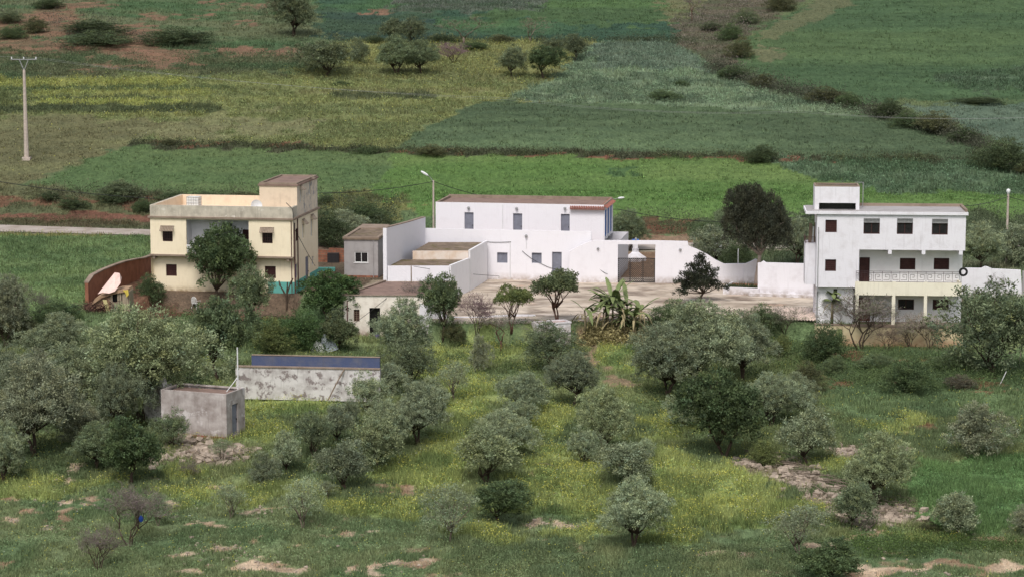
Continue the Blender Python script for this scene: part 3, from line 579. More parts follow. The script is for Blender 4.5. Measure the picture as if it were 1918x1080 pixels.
def bare(seed, mat_b, mat_t, depth=5, spread=.55, leafn=0, stems=3, fine=1.0, h0=.22):
    rg = random.Random(seed); tb = MB(); Vt = []
    def grow(p, d, ln, r, k):
        d = d.normalized(); q = p+d*ln*.55+Vector((rg.gauss(0, .02), rg.gauss(0, .02), 0)); e = q+(d+Vector((rg.gauss(0, .15), rg.gauss(0, .15), .06))).normalized()*ln*.5
        if k >= depth-2:      # fine twigs: narrow blades
            for a, b in ((p, q), (q, e)):
                sdv = (b-a).cross(Vector((rg.gauss(0, 1), rg.gauss(0, 1), rg.gauss(0, 1)))).normalized()*max(r, .0016*fine)
                Vt.extend([a-sdv, a+sdv, b+sdv*.7, b-sdv*.7])
        else: tb.tube([p, q, e], [r, r*.85, r*.65], 5)
        if k < depth:
            for _ in range(rg.choice((2, 3, 3)) if k < depth-1 else 4):
                ax = Vector((rg.gauss(0, 1), rg.gauss(0, 1), rg.gauss(0, .5))).normalized()
                grow(e if rg.random() < .6 else q, (d+ax*spread*1.35+Vector((0, 0, .12))), ln*rg.uniform(.66, .84), r*.60, k+1)
    for s in range(stems):
        a = 6.28*s/stems+rg.random(); sp = .28
        grow(Vector((math.cos(a)*.02, math.sin(a)*.02, h0 if stems < 3 else -.03)), Vector((math.cos(a)*sp, math.sin(a)*sp, 1)), .27, .012, 0)
    if stems < 3: tb.tube([(0, 0, -.05), (.01, 0, h0*.5), (0, 0, h0+.02)], [.024, .018, .016], 7)
    V = np.array([tuple(v) for v in Vt]); m = np.percentile(V, 95, axis=0); mi = np.percentile(V, 5, axis=0); m[2] = np.percentile(V[:, 2], 98)
    s = np.array([1/(m[0]-mi[0])*1.0, 1/(m[1]-mi[1])*1.0, 1/m[2]]); V = V*s
    tb.v = [(v[0]*s[0], v[1]*s[1], v[2]*s[2]) for v in tb.v]
    nq = len(V)//4; rn = np.random.RandomState(seed); K = rn.uniform(.7, 1.3, (nq, 1))*np.ones((1, 3))
    if leafn:
        idx = rn.randint(0, nq, leafn); P = V[idx*4+2]+rn.normal(0, .012, (leafn, 3)); u = unit(rn.normal(0, 1, (leafn, 3))); v = unit(np.cross(u, rn.normal(0, 1, (leafn, 3))))
        V = np.concatenate([V, np.stack([P-u*.014, P+v*.007, P+u*.014, P-v*.007], 1).reshape(-1, 3)]); lk = np.array([[.95, 1.25, .8]])*rn.uniform(.7, 1.2, (leafn, 1)); K = np.concatenate([K, lk])
    return (tb.mesh("trunk", mat_b, True), np_mesh("crown", V, 4, mat_t, K))
PROTO['bare0'] = bare(11, bark, twigm, 6, .55, 1700, 3, 1.1)
PROTO['bare1'] = bare(12, bark, twigm, 6, .6, 1500, 4, 1.0)
PROTO['bare2'] = bare(13, barkred, twigm, 6, .62, 700, 2, 1.1, .3)
PROTO['bare3'] = bare(15, barkpale, barkpale, 5, .8, 0, 2, 1.5, .2)
_pal = {'sil': (1.10, 1.12, 1.14), 'oli': (1, 1, 1), 'yel': (1.02, 1.02, .92), 'pur': (.86, .80, .86), 'gry': (.84, .84, .88), 'drk': (.62, .66, .62), 'dgn': (.55, .70, .50), 'lite': (1.5, 1.45, 1.4),
        'g': (1, 1, 1), 'gd': (.68, .74, .66), 'gdd': (.56, .58, .54), 'gl': (1.3, 1.25, 1.0), 'gy': (1.15, 1.05, .8), 'gg': (1.0, .92, .95), 'brn': (.84, .68, .66), 'vio': (.95, .66, .95)}
TREES = []; G2_ = 'old olives of the grove at the left'; G1 = None; G4_ = 'scrub bushes on the hillside'
def tree(proto, name, cat, bx, by, w, h, tint, label, group, rot=None, sink=0.05):
    x, y, z = hit(bx, by); s = pscale(y, z); W = w/s; Hh = h/s
    root = empty(name, (x, y, z-sink), rot if rot is not None else (bx*12.9898+by*7.233) % 6.28)
    tag(root, label, cat, group); tm, cm = PROTO[proto]
    kx = 1.0 if proto[:4] in ('bare',) else 1.10; Hh *= (1.25 if group == G4_ else 1.12 if group == G2_ else 1.03)
    if group == 'trees on the hillside': W *= 1.1; Hh *= 1.08
    if group == G2_: W *= 1.1
    if group == G1: W *= .96
    for nm, me in (("trunk", tm), ("crown", cm)):
        o = link_mesh(nm, me, root); o.scale = (W*kx, W*kx, Hh*1.0); t = _pal[tint]; o.color = (*t, 1)
    TREES.append(root); return root
G1 = "olive trees of the orchard"
def O(proto, bx, by, w, h, tint, label, group=G1): return tree(proto, "olive_tree", "olive tree", bx, by, w, h, tint, label, group)
O('thin0', 568, 990, 92, 98, 'sil', 'sparse silvery olive with thin trunk, nearest the bottom edge left of centre')
O('thin1', 612, 936, 46, 38, 'oli', 'small pale olive just behind the sparse silvery one')
O('thin1', 432, 970, 66, 66, 'sil', 'small pale olive on the grass below the yellow flower drift')
O('thin0', 296, 985, 50, 68, 'gry', 'thin grey olive close behind the bare purplish tree')
O('thin1', 415, 868, 46, 50, 'oli', 'little olive growing in front of the rubble by the concrete shed')
O('low0', 494, 906, 64, 64, 'gry', 'bushy grey olive, leafy to the ground, first in the row below the shed')
O('olive0', 538, 886, 62, 80, 'oli', 'small rounded olive second up the row right of the shed')
O('olive1', 588, 857, 68, 86, 'drk', 'dark round-headed olive with a clear forked trunk beside the flowers')
O('olive2', 628, 832, 62, 76, 'gry', 'grey olive half hidden behind the dark forked one')
O('olive3', 648, 922, 98, 100, 'gry', 'round grey olive on a straight bare trunk over brown soil')
O('olive4', 712, 880, 100, 104, 'yel', 'tall olive behind the round grey one on brown soil')
O('big0', 728, 846, 88, 100, 'oli', 'wide pale olive in the middle of the left-hand row')
O('big1', 784, 834, 122, 120, 'gry', 'broad grey olive at the right end of the left-hand row')
O('low1', 692, 774, 80, 80, 'oli', 'olive standing right in front of the stained wall\'s right end')
O('low2', 655, 795, 46, 50, 'gry', 'small grey olive below the stained wall, left of the wide one')
O('olive2', 732, 738, 62, 60, 'gry', 'olive peeping over the row, close to the blue band\'s end')
O('low0', 812, 768, 66, 64, 'oli', 'small olive filling the gap above the broad grey olive')
O('thin1', 852, 752, 76, 76, 'oli', 'light loose olive by the upper flower drift left of the path')
O('big2', 758, 690, 124, 130, 'sil', 'tall silvery olive in front of the low flat-roofed shed\'s door')
O('low2', 768, 722, 96, 90, 'gdd', 'dark olive close below the tall silvery one')  # crown tint much darker than its neighbours
O('olive1', 912, 907, 122, 104, 'yel', 'rounded yellowish olive nearest in the centre row')
O('big0', 950, 858, 120, 94, 'oli', 'wide olive second in the centre row')
O('low1', 978, 806, 66, 66, 'sil', 'small silver olive third in the centre row')
O('big2', 984, 778, 104, 82, 'sil', 'silvery olive fourth in the centre row, over the flowers')
O('big1', 1074, 760, 112, 104, 'gry', 'dark grey olive beside the brown path below the courtyard')
O('low2', 1028, 696, 106, 92, 'drk', 'dark dense olive just below the white planters')
O('low0', 898, 698, 44, 74, 'pur', 'narrow dark olive alone left of the dense one by the planters')
O('big1', 1130, 852, 114, 132, 'yel', 'tall two-tiered olive at the middle of the right-hand row')
O('low1', 1094, 870, 66, 76, 'sil', 'leaning silvery olive tucked against the two-tiered one')
O('olive3', 1172, 915, 120, 88, 'oli', 'flat-topped olive between the two-tiered and the frosted silver ones')
O('low2', 1208, 862, 44, 44, 'sil', 'small silver olive poking out right of the flat-topped one')
O('big2', 1186, 1026, 138, 134, 'sil', 'frosted silver olive with stems showing, nearest in the right-hand row')
O('thin0', 842, 1014, 118, 110, 'sil', 'open pale olive with several stems near the bottom centre')
tree('green0', 'shrub', 'shrub', 938, 982, 110, 80, 'gd', 'deep green leafy shrub touching the open pale olive', None)
O('big0', 1250, 742, 150, 140, 'gry', 'left part of the large olive clump below the courtyard')
O('big1', 1312, 735, 190, 172, 'oli', 'biggest olive in the clump below the white gate wall')
O('big2', 1392, 712, 130, 130, 'gry', 'grey twiggy olive at the right of the large clump')
O('low1', 1288, 806, 84, 92, 'sil', 'pale olive in front of the large clump, left of the dark green tree')
tree('green1', 'broadleaf_tree', 'tree', 1357, 860, 160, 172, 'gd', 'tall dark green tree standing in front of the large olive clump', None)
O('big0', 1446, 800, 112, 106, 'sil', 'silver olive right behind the dark green tree')
O('low2', 1492, 770, 70, 74, 'oli', 'small rounded olive at the end of the silver group')
O('olive0', 1512, 873, 98, 110, 'oli', 'olive with clear trunk standing above the rubble heap')
tree('bush0', 'bush', 'bush', 1432, 872, 64, 50, 'gy', 'low yellowish bush under the dark green tree', None)
O('big1', 1645, 946, 140, 138, 'yel', 'large yellowish olive right of the dry branches')
O('olive4', 1597, 990, 88, 92, 'drk', 'dark olive at the lower end of the branch pile')
O('thin1', 1497, 1040, 116, 98, 'gry', 'loose grey olive on the grass left of the weedy bank')
tree('green2', 'shrub', 'shrub', 1556, 1090, 126, 82, 'gd', 'dark green shrub cut by the bottom edge at the right', None)
O('olive0', 1789, 1003, 104, 84, 'oli', 'umbrella-shaped olive on a bare forked trunk by the green field')
bush_g = "bushes along the lower field"
tree('bush1', 'bush', 'bush', 1738, 1001, 48, 28, 'brn', 'small dark bush left of the umbrella-shaped olive', None)
O('low0', 1826, 853, 118, 104, 'pur', 'round purplish olive alone by the dark green field')
O('low1', 1922, 1005, 60, 64, 'pur', 'dull olive cut by the right edge near the green field')
# left grove
G2 = "old olives of the grove at the left"
O('big0', 266, 792, 216, 206, 'yel', 'huge spreading olive with arching limbs beside the concrete shed', G2)
O('big1', 108, 690, 118, 96, 'oli', 'olive at the back of the left grove near the brushwood', G2)
O('big2', 140, 795, 146, 140, 'oli', 'grey green olive in the middle of the left grove', G2)
O('big0', 222, 812, 92, 126, 'gry', 'slim grey olive squeezed before the huge spreading one', G2)
O('big1', 66, 855, 160, 170, 'pur', 'purplish olive with drooping crown low in the left grove', G2)
O('low0', 152, 835, 80, 92, 'pur', 'drooping purplish olive right of the low purplish one', G2)
O('big2', 6, 905, 90, 108, 'oli', 'olive cut by the left edge below the grove', G2)
tree('green2', 'broadleaf_tree', 'tree', 245, 907, 116, 128, 'gd', 'dark green tree with pointed foot left of the shed rubble', None)
O('low1', 320, 840, 60, 70, 'gd', 'small green olive against the concrete shed\'s left side', G2)
O('big0', 12, 652, 86, 128, 'pur', 'tall purplish olive at the left edge beside the green field', G2)
O('low1', 4, 712, 56, 66, 'gry', 'low olive at the left edge behind the grove', G2)
O('low2', 68, 738, 90, 80, 'pur', 'faded violet olive between the grove and the left edge', G2)
O('big1', 196, 742, 130, 110, 'oli', 'olive behind the huge spreading one, near the brushwood', G2)
O('big0', 38, 790, 110, 120, 'gry', 'grey olive between the violet olive and the low purplish one', G2)
O('low0', 300, 700, 80, 70, 'oli', 'small olive at the back right of the huge spreading one', G2)
O('big2', 180, 880, 90, 84, 'gd', 'dark olive low in the grove beside the dark green tree', G2)
tree('bush0', 'bush', 'bush', 352, 742, 80, 60, 'gd', 'dark bush hiding the broken wall behind the concrete shed', None)
tree('bush2', 'bush', 'bush', 110, 604, 84, 44, 'gd', 'bramble bush at the corner of the green field', None)
tree('bare1', 'shrub', 'shrub', 72, 590, 40, 44, 'gry', 'pale leafless shrub on the green field edge', None)
tree('green0', 'broadleaf_tree', 'tree', 410, 712, 128, 150, 'g', 'wide leafy green tree behind the thin white mast', None)
tree('bush1', 'bush', 'bush', 40, 640, 70, 56, 'brn', 'brown bramble bush by the tall purplish olive', None)
# by the yellow house
tree('green0', 'broadleaf_tree', 'tree', 413, 580, 118, 148, 'gd', 'grey green tree in front of the yellow house\'s balcony', None)
tree('olive1', 'olive_tree', 'olive tree', 473, 606, 78, 106, 'gd', 'slim dark olive before the yellow house\'s lower right window', None)
tree('bush0', 'bush', 'bush', 283, 572, 54, 52, 'gd', 'leafy green bush at the yellow house\'s left corner', None)
tree('green1', 'broadleaf_tree', 'tree', 614, 600, 108, 92, 'dgn', 'dense dark green tree between the yellow house and flat-roofed shed', None)
tree('bush2', 'bush', 'bush', 570, 655, 90, 76, 'dgn', 'dark green bush above the blue-topped wall', None)
tree('bush0', 'bush', 'bush', 510, 662, 78, 70, 'gy', 'dry yellowish green bush at the left above the blue-topped wall', None)
tree('green2', 'shrub', 'flowering shrub', 632, 658, 74, 76, 'gg', 'shrub dotted with white blossom by the white tarpaulin', None)
tree('bush1', 'bush', 'bush', 480, 640, 66, 40, 'gd', 'low green bush under the slim dark olive', None)
# courtyard edge
tree('bare2', 'bare_tree', 'tree', 938, 657, 58, 70, 'oli', 'leafless grey tree on the grass below the low courtyard wall', None)
tree('bare1', 'bare_tree', 'tree', 893, 628, 56, 74, 'vio', 'leafless purplish tree at the courtyard edge', None)
tree('round0', 'citrus_tree', 'tree', 958, 628, 74, 84, 'gy', 'small green tree leaning over the low courtyard wall', None)
tree('round1', 'citrus_tree', 'tree', 1045, 616, 106, 102, 'gg', 'umbrella-crowned tree with many stems beside the white planters', None)
tree('green0', 'citrus_tree', 'tree', 828, 638, 74, 118, 'g', 'tree against the whitewashed wall at the flat-roofed shed\'s right end', None)
tree('bare1', 'bare_tree', 'tree', 775, 604, 46, 66, 'pur', 'leafless dark tree beside the flat-roofed shed\'s wooden post', None)
tree('bush2', 'bush', 'bush', 852, 640, 46, 40, 'brn', 'dry reddish bush below the whitewashed wall', None)
tree('conif0', 'cypress_tree', 'tree', 1310, 566, 88, 90, 'gry', 'small purple black conifer in the courtyard below the curving wall', None)
tree('pine0', 'pine_tree', 'pine tree', 1413, 541, 112, 184, 'gg', 'big rounded dark pine rising beside the white courtyard wall', None, rot=0)
tree('bush0', 'shrub', 'shrub', 1262, 608, 90, 50, 'g', 'bright green leafy shrub in the courtyard left of the conifer', None)
tree('bush1', 'shrub', 'shrub', 1345, 628, 70, 44, 'gg', 'grey green shrub on the courtyard edge under the conifer', None)
# garden of the three-storey house
tree('low2', 'fig_tree', 'tree', 1862, 704, 186, 176, 'drk', 'very wide grey green tree at the right edge before the white wall', None)
tree('bush2', 'bush', 'bush', 1540, 682, 78, 82, 'gd', 'dark green bush left of the three-storey house\'s garden wall', None)
tree('bare0', 'almond_tree', 'tree', 1613, 655, 112, 100, 'oli', 'almond tree with dark trunk before the three-storey house', None)
tree('bare1', 'shrub', 'shrub', 1660, 658, 46, 46, 'brn', 'leafless reddish shrub against the cream garden wall', None)
tree('bare1', 'shrub', 'flowering shrub', 1704, 654, 52, 62, 'lite', 'left of two twiggy flowering shrubs at the cream garden wall', None)
tree('bare0', 'shrub', 'flowering shrub', 1744, 656, 66, 66, 'lite', 'right of two twiggy flowering shrubs at the cream garden wall', None)
tree('bush0', 'bush', 'bush', 1514, 736, 62, 62, 'brn', 'dark bush on the red bank below the garden', None)
tree('bush1', 'bush', 'bush', 1702, 740, 90, 80, 'gd', 'large dark bush standing on the red soil right of centre garden', None)
tree('bush2', 'bush', 'bush', 1798, 728, 58, 28, 'vio', 'low purple flowering bush on the terrace bank', None)
tree('bush1', 'bush', 'bush', 1560, 700, 50, 36, 'g', 'green bush between the two dark garden bushes', None)
tree('bare1', 'shrub', 'shrub', 1470, 622, 60, 46, 'gd', 'twiggy shrub at the courtyard edge by the roof sheets', None)
tree('bush0', 'shrub', 'shrub', 1432, 620, 70, 50, 'g', 'leafy vine-like shrub left of the pink roof sheets', None)
tree('green2', 'shrub', 'shrub', 1462, 670, 40, 44, 'gy', 'small yellow green shrub under the roof sheets', None)
tree('bush2', 'shrub', 'shrub', 1640, 690, 70, 30, 'g', 'low green shrub in the middle of the garden', None)
tree('bush1', 'shrub', 'shrub', 1790, 690, 80, 36, 'g', 'low green shrub left of the wide tree\'s foot', None)
# behind the houses
tree('bush0', 'bush', 'bush', 616, 462, 86, 66, 'gdd', 'dark thicket bush between the yellow house and the grey annex', None)
tree('bush1', 'bush', 'bush', 686, 420, 70, 46, 'gd', 'dark bush behind the grey annex\'s flat roof', None)
tree('low0', 'olive_tree', 'olive tree', 650, 440, 80, 48, 'gry', 'grey olive behind the grey annex', None)
tree('big0', 'olive_tree', 'olive tree', 1180, 470, 70, 78, 'drk', 'olive seen through and above the open gate', None)
tree('low2', 'olive_tree', 'olive tree', 1336, 498, 90, 76, 'gry', 'grey olive left of the pine behind the white wall', None)
tree('big1', 'olive_tree', 'olive tree', 1492, 498, 84, 92, 'gry', 'grey olive right of the pine, beside the three-storey house', None)
tree('bush1', 'bush', 'bush', 1380, 505, 60, 60, 'gdd', 'black green bush under the pine behind the wall', None)
tree('bush2', 'bush', 'bush', 1330, 442, 60, 30, 'gd', 'bush on the red slope left of the pine', None)
tree('big2', 'olive_tree', 'olive tree', 1836, 508, 96, 92, 'oli', 'olive behind the boundary wall just right of the three-storey house', None)
tree('low0', 'olive_tree', 'olive tree', 1898, 498, 90, 80, 'gry', 'olive behind the boundary wall near the right lamp post', None)
tree('low1', 'olive_tree', 'olive tree', 1960, 498, 90, 90, 'pur', 'olive behind the boundary wall cut by the right edge', None)
tree('bare1', 'shrub', 'shrub', 1868, 556, 34, 46, 'g', 'thin upright shrub in front of the boundary wall', None)
tree('bush0', 'bush', 'bush', 228, 372, 90, 34, 'pur', 'large purple grey bush on the bank left of the yellow house', None)
tree('bush1', 'bush', 'bush', 138, 390, 54, 24, 'gdd', 'dark round bush above the road, left of the large grey one', None)
tree('bush2', 'bush', 'bush', 95, 376, 44, 18, 'gdd', 'small dark bush high on the bank above the road', None)
tree('bush0', 'bush', 'bush', 266, 398, 40, 28, 'gd', 'bush touching the yellow house\'s left roof corner', None)
tree('bush1', 'bush', 'bush', 215, 380, 60, 26, 'gdd', 'low dark bush in front of the large purple grey one', None)
tree('bush2', 'bush', 'bush', 608, 384, 30, 22, 'gdd', 'dark bush right of the yellow house\'s stair tower', None)
for i, (bx, w, h, t, lb) in enumerate(((330, 70, 12, 'gd', 'low scrub line left behind the yellow house\'s parapet'), (395, 70, 12, 'gdd', 'dark scrub behind the middle of the yellow house\'s parapet'), (455, 60, 14, 'brn', 'brown scrub behind the yellow house\'s satellite dish'))):
    tree('bush%d' % (i % 3), 'bush', 'bush', bx, 372, w, h, t, lb, None)
# hillside trees
G3 = "trees on the hillside"
def H(p, bx, by, w, h, t, lb, n='olive_tree', c='olive tree'):
    t = {'drk': 'gdd', 'gry': 'gd', 'oli': 'gd'}.get(t, t); tree(p, n, c, bx, by, w, h, t, lb, G3)
H('big0', 550, 68, 84, 84, 'drk', 'lone tree at the top edge left of centre, on the field border')
H('low1', 610, 142, 96, 70, 'drk', 'wide dark tree leftmost of the hillside row')
H('low0', 672, 120, 38, 46, 'drk', 'small dark tree just right of the wide leftmost hillside tree')
H('big2', 742, 140, 80, 66, 'gd', 'green hillside tree with a clear trunk left of a touching pair', 'broadleaf_tree', 'tree')
H('big1', 790, 140, 62, 60, 'gry', 'greyer hillside tree touching the green one on its right')
H('olive2', 736, 80, 44, 42, 'gdd', 'left dark tree of two behind the touching pair')
H('low2', 774, 82, 50, 46, 'gdd', 'right dark tree of two behind the touching pair')
H('olive4', 958, 145, 50, 54, 'drk', 'small upright olive in the yellow hillside meadow')
H('green0', 1019, 147, 62, 54, 'gd', 'bright rounded tree right of the small upright hillside olive', 'broadleaf_tree', 'tree')
H('olive3', 1076, 114, 44, 46, 'gdd', 'dark tree at the corner of the bean field')
H('low1', 1040, 106, 46, 36, 'drk', 'olive between the bean field corner and the rounded tree')
for p, bx, by, w, h, t, lb in (('bare3', 868, 82, 70, 46, 'pur', 'leafless tree with wide branches high on the hillside'), ('bare1', 849, 119, 44, 34, 'vio', 'little leafless tree in the yellow hillside meadow'), ('bare3', 992, 80, 50, 42, 'gry', 'leafless tree above the small upright hillside olive'),
                              ('bare2', 1296, 40, 26, 44, 'pur', 'thin leafless tree beside the gully at the top edge')):
    H(p, bx, by, w, h, t, lb, 'bare_tree', 'tree')
G4 = "scrub bushes on the hillside"
for k, (bx, by, w, h, t, lb) in enumerate((
    (175, 62, 120, 22, 'gdd', 'wide dark scrub bush on the red earth at the upper left'), (185, 84, 130, 22, 'gdd', 'lower dark scrub bush on the red earth at the upper left'), (332, 82, 128, 26, 'gdd', 'long dark bush right of the red gully, upper left'),
    (66, 62, 56, 26, 'brn', 'grey brown bush near the upper left corner'), (18, 72, 60, 22, 'gd', 'green bush cut by the left edge near the top'), (16, 44, 50, 22, 'pur', 'grey thorn bush in the upper left corner'), (90, 16, 60, 18, 'gdd', 'dark bush at the top edge on the left'),
    (315, 272, 34, 12, 'brn', 'small dark bush on the red strip between left fields'), (810, 290, 56, 18, 'brn', 'dark bush on the red strip in the centre'), (1426, 304, 60, 28, 'gdd', 'round dark bush on the strip above the bright green field'), (1246, 186, 64, 16, 'gd', 'low bush inside the bean field'),
    (1275, 160, 30, 10, 'gd', 'tiny bush higher in the bean field'), (1368, 74, 50, 26, 'gd', 'bush in the gully below the grey brushwood'), (1384, 108, 50, 32, 'brn', 'brown bush at the foot of the gully'), (1370, 146, 60, 20, 'gd', 'leftmost green bush of the ditch line'),
    (1430, 164, 50, 22, 'brn', 'brown bush second along the ditch line'), (1548, 190, 70, 24, 'brn', 'third bush along the ditch line'), (1592, 200, 50, 24, 'gd', 'green bush fourth along the ditch line'), (1664, 222, 56, 32, 'gdd', 'fifth and darkest bush along the ditch line'),
    (1698, 238, 58, 26, 'gd', 'sixth bush along the ditch line'), (1752, 248, 76, 34, 'brn', 'big brown bush seventh along the ditch line'), (1806, 264, 60, 22, 'gd', 'eighth bush along the ditch line, low and green'), (1872, 316, 96, 48, 'gdd', 'large dark bush at the right end of the ditch line'),
    (1918, 326, 40, 20, 'brn', 'brown bush at the right edge below the ditch line'), (1462, 20, 60, 26, 'brn', 'grey brush at the top of the gully'), (1398, 44, 50, 24, 'pur', 'grey brushwood in the upper gully'), (885, 94, 50, 16, 'gd', 'low bush under the leafless hillside tree'),
    (940, 78, 50, 12, 'brn', 'low brown bush on the upper field border'), (830, 78, 50, 12, 'gdd', 'dark bush on the upper field border'), (700, 80, 44, 12, 'gdd', 'dark low bush left of the two dark hillside trees'), (1220, 74, 50, 6, 'gdd', 'thin dark hedge piece on the upper field border'),
    (690, 284, 60, 10, 'gd', 'low bush at the strip\'s left of centre'), (1330, 58, 40, 16, 'pur', 'fallen grey brush left of the gully'), (640, 160, 40, 8, 'gd', 'tiny bush under the wide dark hillside tree'), (1830, 190, 90, 8, 'gdd', 'thin dark hedge on the right hill'))):
    tree('bush%d' % (k % 3), 'bush', 'bush', bx, by, w, h, t, lb, G4, sink=.15)
# the two bare trees in front
tree('bare0', 'bare_tree', 'tree', 243, 1022, 94, 106, 'pur', 'almost leafless purplish tree nearest the bottom left, blue bag on it', None)
tree('bare1', 'bare_tree', 'tree', 184, 1068, 66, 82, 'pur', 'small leafless bush at the very bottom left', None)
tree('bare1', 'shrub', 'shrub', 354, 898, 34, 36, 'pur', 'tiny leafless shrub below the rubble', None)
# ------------------------------------------------------------------ building helpers
class Fr:
    """local frame of a building: u along the front, v into it, z up; set from two foot points seen in the photo"""
    def __init__(s, pl, pr, z0, ang=None):
        A = Vector(atz(pl[0], pl[1], z0)); B = Vector(atz(pr[0], pr[1], z0)); s.o = A; s.z0 = z0
        s.ang = math.atan2(B.y-A.y, B.x-A.x) if ang is None else ang; s.L = (B-A).length
        s.M = Matrix.Translation(A) @ Matrix.Rotation(s.ang, 4, 'Z'); s.I = s.M.inverted()
    def _r(s, px, py):
        d = Vector(ray(px, py)); o = s.I @ Vector((0, 0, CAMZ)); e = s.I @ (Vector((0, 0, CAMZ))+d); return o, e-o
    def fr(s, px, py, v=0.0):
        o, d = s._r(px, py); t = (v-o.y)/d.y; p = o+d*t; return p.x, p.z
    def sd(s, px, py, u):
        o, d = s._r(px, py); t = (u-o.x)/d.x; p = o+d*t; return p.y, p.z
    def rect(s, x0, y0, x1, y1, v=0.0):
        xm, ym = (x0+x1)/2, (y0+y1)/2
        return (s.fr(x0, ym, v)[0], s.fr(x1, ym, v)[0], s.fr(xm, y1, v)[1], s.fr(xm, y0, v)[1])
    def rects(s, x0, y0, x1, y1, u):
        xm, ym = (x0+x1)/2, (y0+y1)/2
        return (s.sd(x0, ym, u)[0], s.sd(x1, ym, u)[0], s.sd(xm, y1, u)[1], s.sd(xm, y0, u)[1])
    def root(s, name, label, cat, group=None):
        return tag(empty(name, s.o, s.ang), label, cat, group)
def wallpanel(mb, T, a0, a1, z0, z1, holes=(), rev=.14):
    """sheet in the plane given by T(a,depth,z) with openings and their reveals going inward"""
    A = sorted(set([a0, a1]+[max(a0, min(a1, h[i])) for h in holes for i in (0, 1)])); Z = sorted(set([z0, z1]+[max(z0, min(z1, h[i])) for h in holes for i in (2, 3)]))
    for i in range(len(A)-1):
        for j in range(len(Z)-1):
            am, zm = (A[i]+A[i+1])/2, (Z[j]+Z[j+1])/2
            if any(h[0] < am < h[1] and h[2] < zm < h[3] for h in holes): continue
            mb.quad(T(A[i], 0, Z[j]), T(A[i+1], 0, Z[j]), T(A[i+1], 0, Z[j+1]), T(A[i], 0, Z[j+1]))
    for h in holes:
        p = [(h[0], h[2]), (h[1], h[2]), (h[1], h[3]), (h[0], h[3])]
        for k in range(4):
            q = p[(k+1) % 4]; mb.quad(T(p[k][0], 0, p[k][1]), T(p[k][0], rev, p[k][1]), T(q[0], rev, q[1]), T(q[0], 0, q[1]))
def TF(v0): return lambda a, d, z: (a, v0+d, z)          # faces the camera
def TS(u0): return lambda a, d, z: (u0-d, a, z)          # faces right (+u)
def TL(u0): return lambda a, d, z: (u0+d, a, z)          # faces left
def TB(v0): return lambda a, d, z: (a, v0-d, z)
def tbox(mb, T, a0, a1, d0, d1, z0, z1):
    P = [T(a, d, z) for z in (z0, z1) for (a, d) in ((a0, d0), (a1, d0), (a1, d1), (a0, d1))]; n = len(mb.v); mb.v += P
    for q in ((0, 3, 2, 1), (4, 5, 6, 7), (0, 1, 5, 4), (1, 2, 6, 5), (2, 3, 7, 6), (3, 0, 4, 7)): mb.f.append(tuple(n+i for i in q))
def window(root, T, r, frame_m, pane_m, rev=.14, style='sash', sill=None):
    a0, a1, z0, z1 = r; d0, d1 = rev-.06, rev-.01; fw = min(.07, (a1-a0)*.12)
    mb = MB(); tbox(mb, T, a0+.002, a0+fw, d0, d1, z0+.002, z1-.002); tbox(mb, T, a1-fw, a1-.002, d0, d1, z0+.002, z1-.002)
    tbox(mb, T, a0+fw, a1-fw, d0, d1, z1-fw, z1-.002); tbox(mb, T, a0+fw, a1-fw, d0, d1, z0+.002, z0+fw)
    m = (a0+a1)/2
    if style in ('sash', 'shut'): tbox(mb, T, m-fw*.4, m+fw*.4, d0+.003, d1-.003, z0+fw, z1-fw)
    if style == 'shut':      # louvred shutters left ajar
        for k in range(4): z = z0+fw+(z1-z0-2*fw)*(k+1)/5; tbox(mb, T, a0+fw, a1-fw, d0+.012, d1-.012, z-.012, z+.012)
    if style == 'bars':
        for k in range(1, 6): a = a0+(a1-a0)*k/6; tbox(mb, T, a-.012, a+.012, .02, .045, z0+.01, z1-.01)
        for k in range(1, 4): z = z0+(z1-z0)*k/4; tbox(mb, T, a0+.005, a1-.005, .047, .065, z-.01, z+.01)
    w = mb.build("window", frame_m, root)
    p = MB(); p.quad(T(a0, rev-.02, z0), T(a1, rev-.02, z0), T(a1, rev-.02, z1), T(a0, rev-.02, z1)); p.build("pane", pane_m, w)
    if sill: s_ = MB(); tbox(s_, T, a0-.08, a1+.08, -.05, rev-.08, z0-.06, z0-.003); s_.build("sill", sill, w)
    return w
def door(root, T, r, leaf_m, rev=.14, panels=2, handle=None):
    a0, a1, z0, z1 = r; mb = MB(); tbox(mb, T, a0+.002, a1-.002, rev-.05, rev-.01, z0, z1-.002)
    n = 2
    for i in range(panels):
        for j in range(n):
            x0 = a0+(a1-a0)*(i+.16)/panels; x1 = a0+(a1-a0)*(i+.84)/panels; zz0 = z0+(z1-z0)*(j+.1)/n; zz1 = z0+(z1-z0)*(j+.9)/n
            tbox(mb, T, x0, x1, rev-.068, rev-.052, zz0, zz1)
    d = mb.build("door", leaf_m, root)
    h = MB(); a = a1-(a1-a0)*.12; zz = z0+(z1-z0)*.46; tbox(h, T, a-.03, a+.03, rev-.12, rev-.07, zz-.02, zz+.08); h.build("handle", handle or M['iron'], d); return d
def awning(root, T, r, mat):       # small sloped slatted sunshade above a window
    a0, a1, z0, z1 = r; mb = MB(); n = 9
    for k in range(n):
        x0 = a0+(a1-a0)*k/n; x1 = a0+(a1-a0)*(k+.72)/n
        mb.quad(T(x0, -.04, z1), T(x1, -.04, z1), T(x1, -.38, z0), T(x0, -.38, z0))
    tbox(mb, T, a0, a1, -.06, -.02, z1, z1+.04); tbox(mb, T, a0, a1, -.41, -.37, z0-.03, z0+.01)
    for a in (a0+.02, a1-.02): mb.bar(T(a, -.39, z0), T(a, -.01, z0-.05), .015)
    return mb.build("sunshade", mat, root)
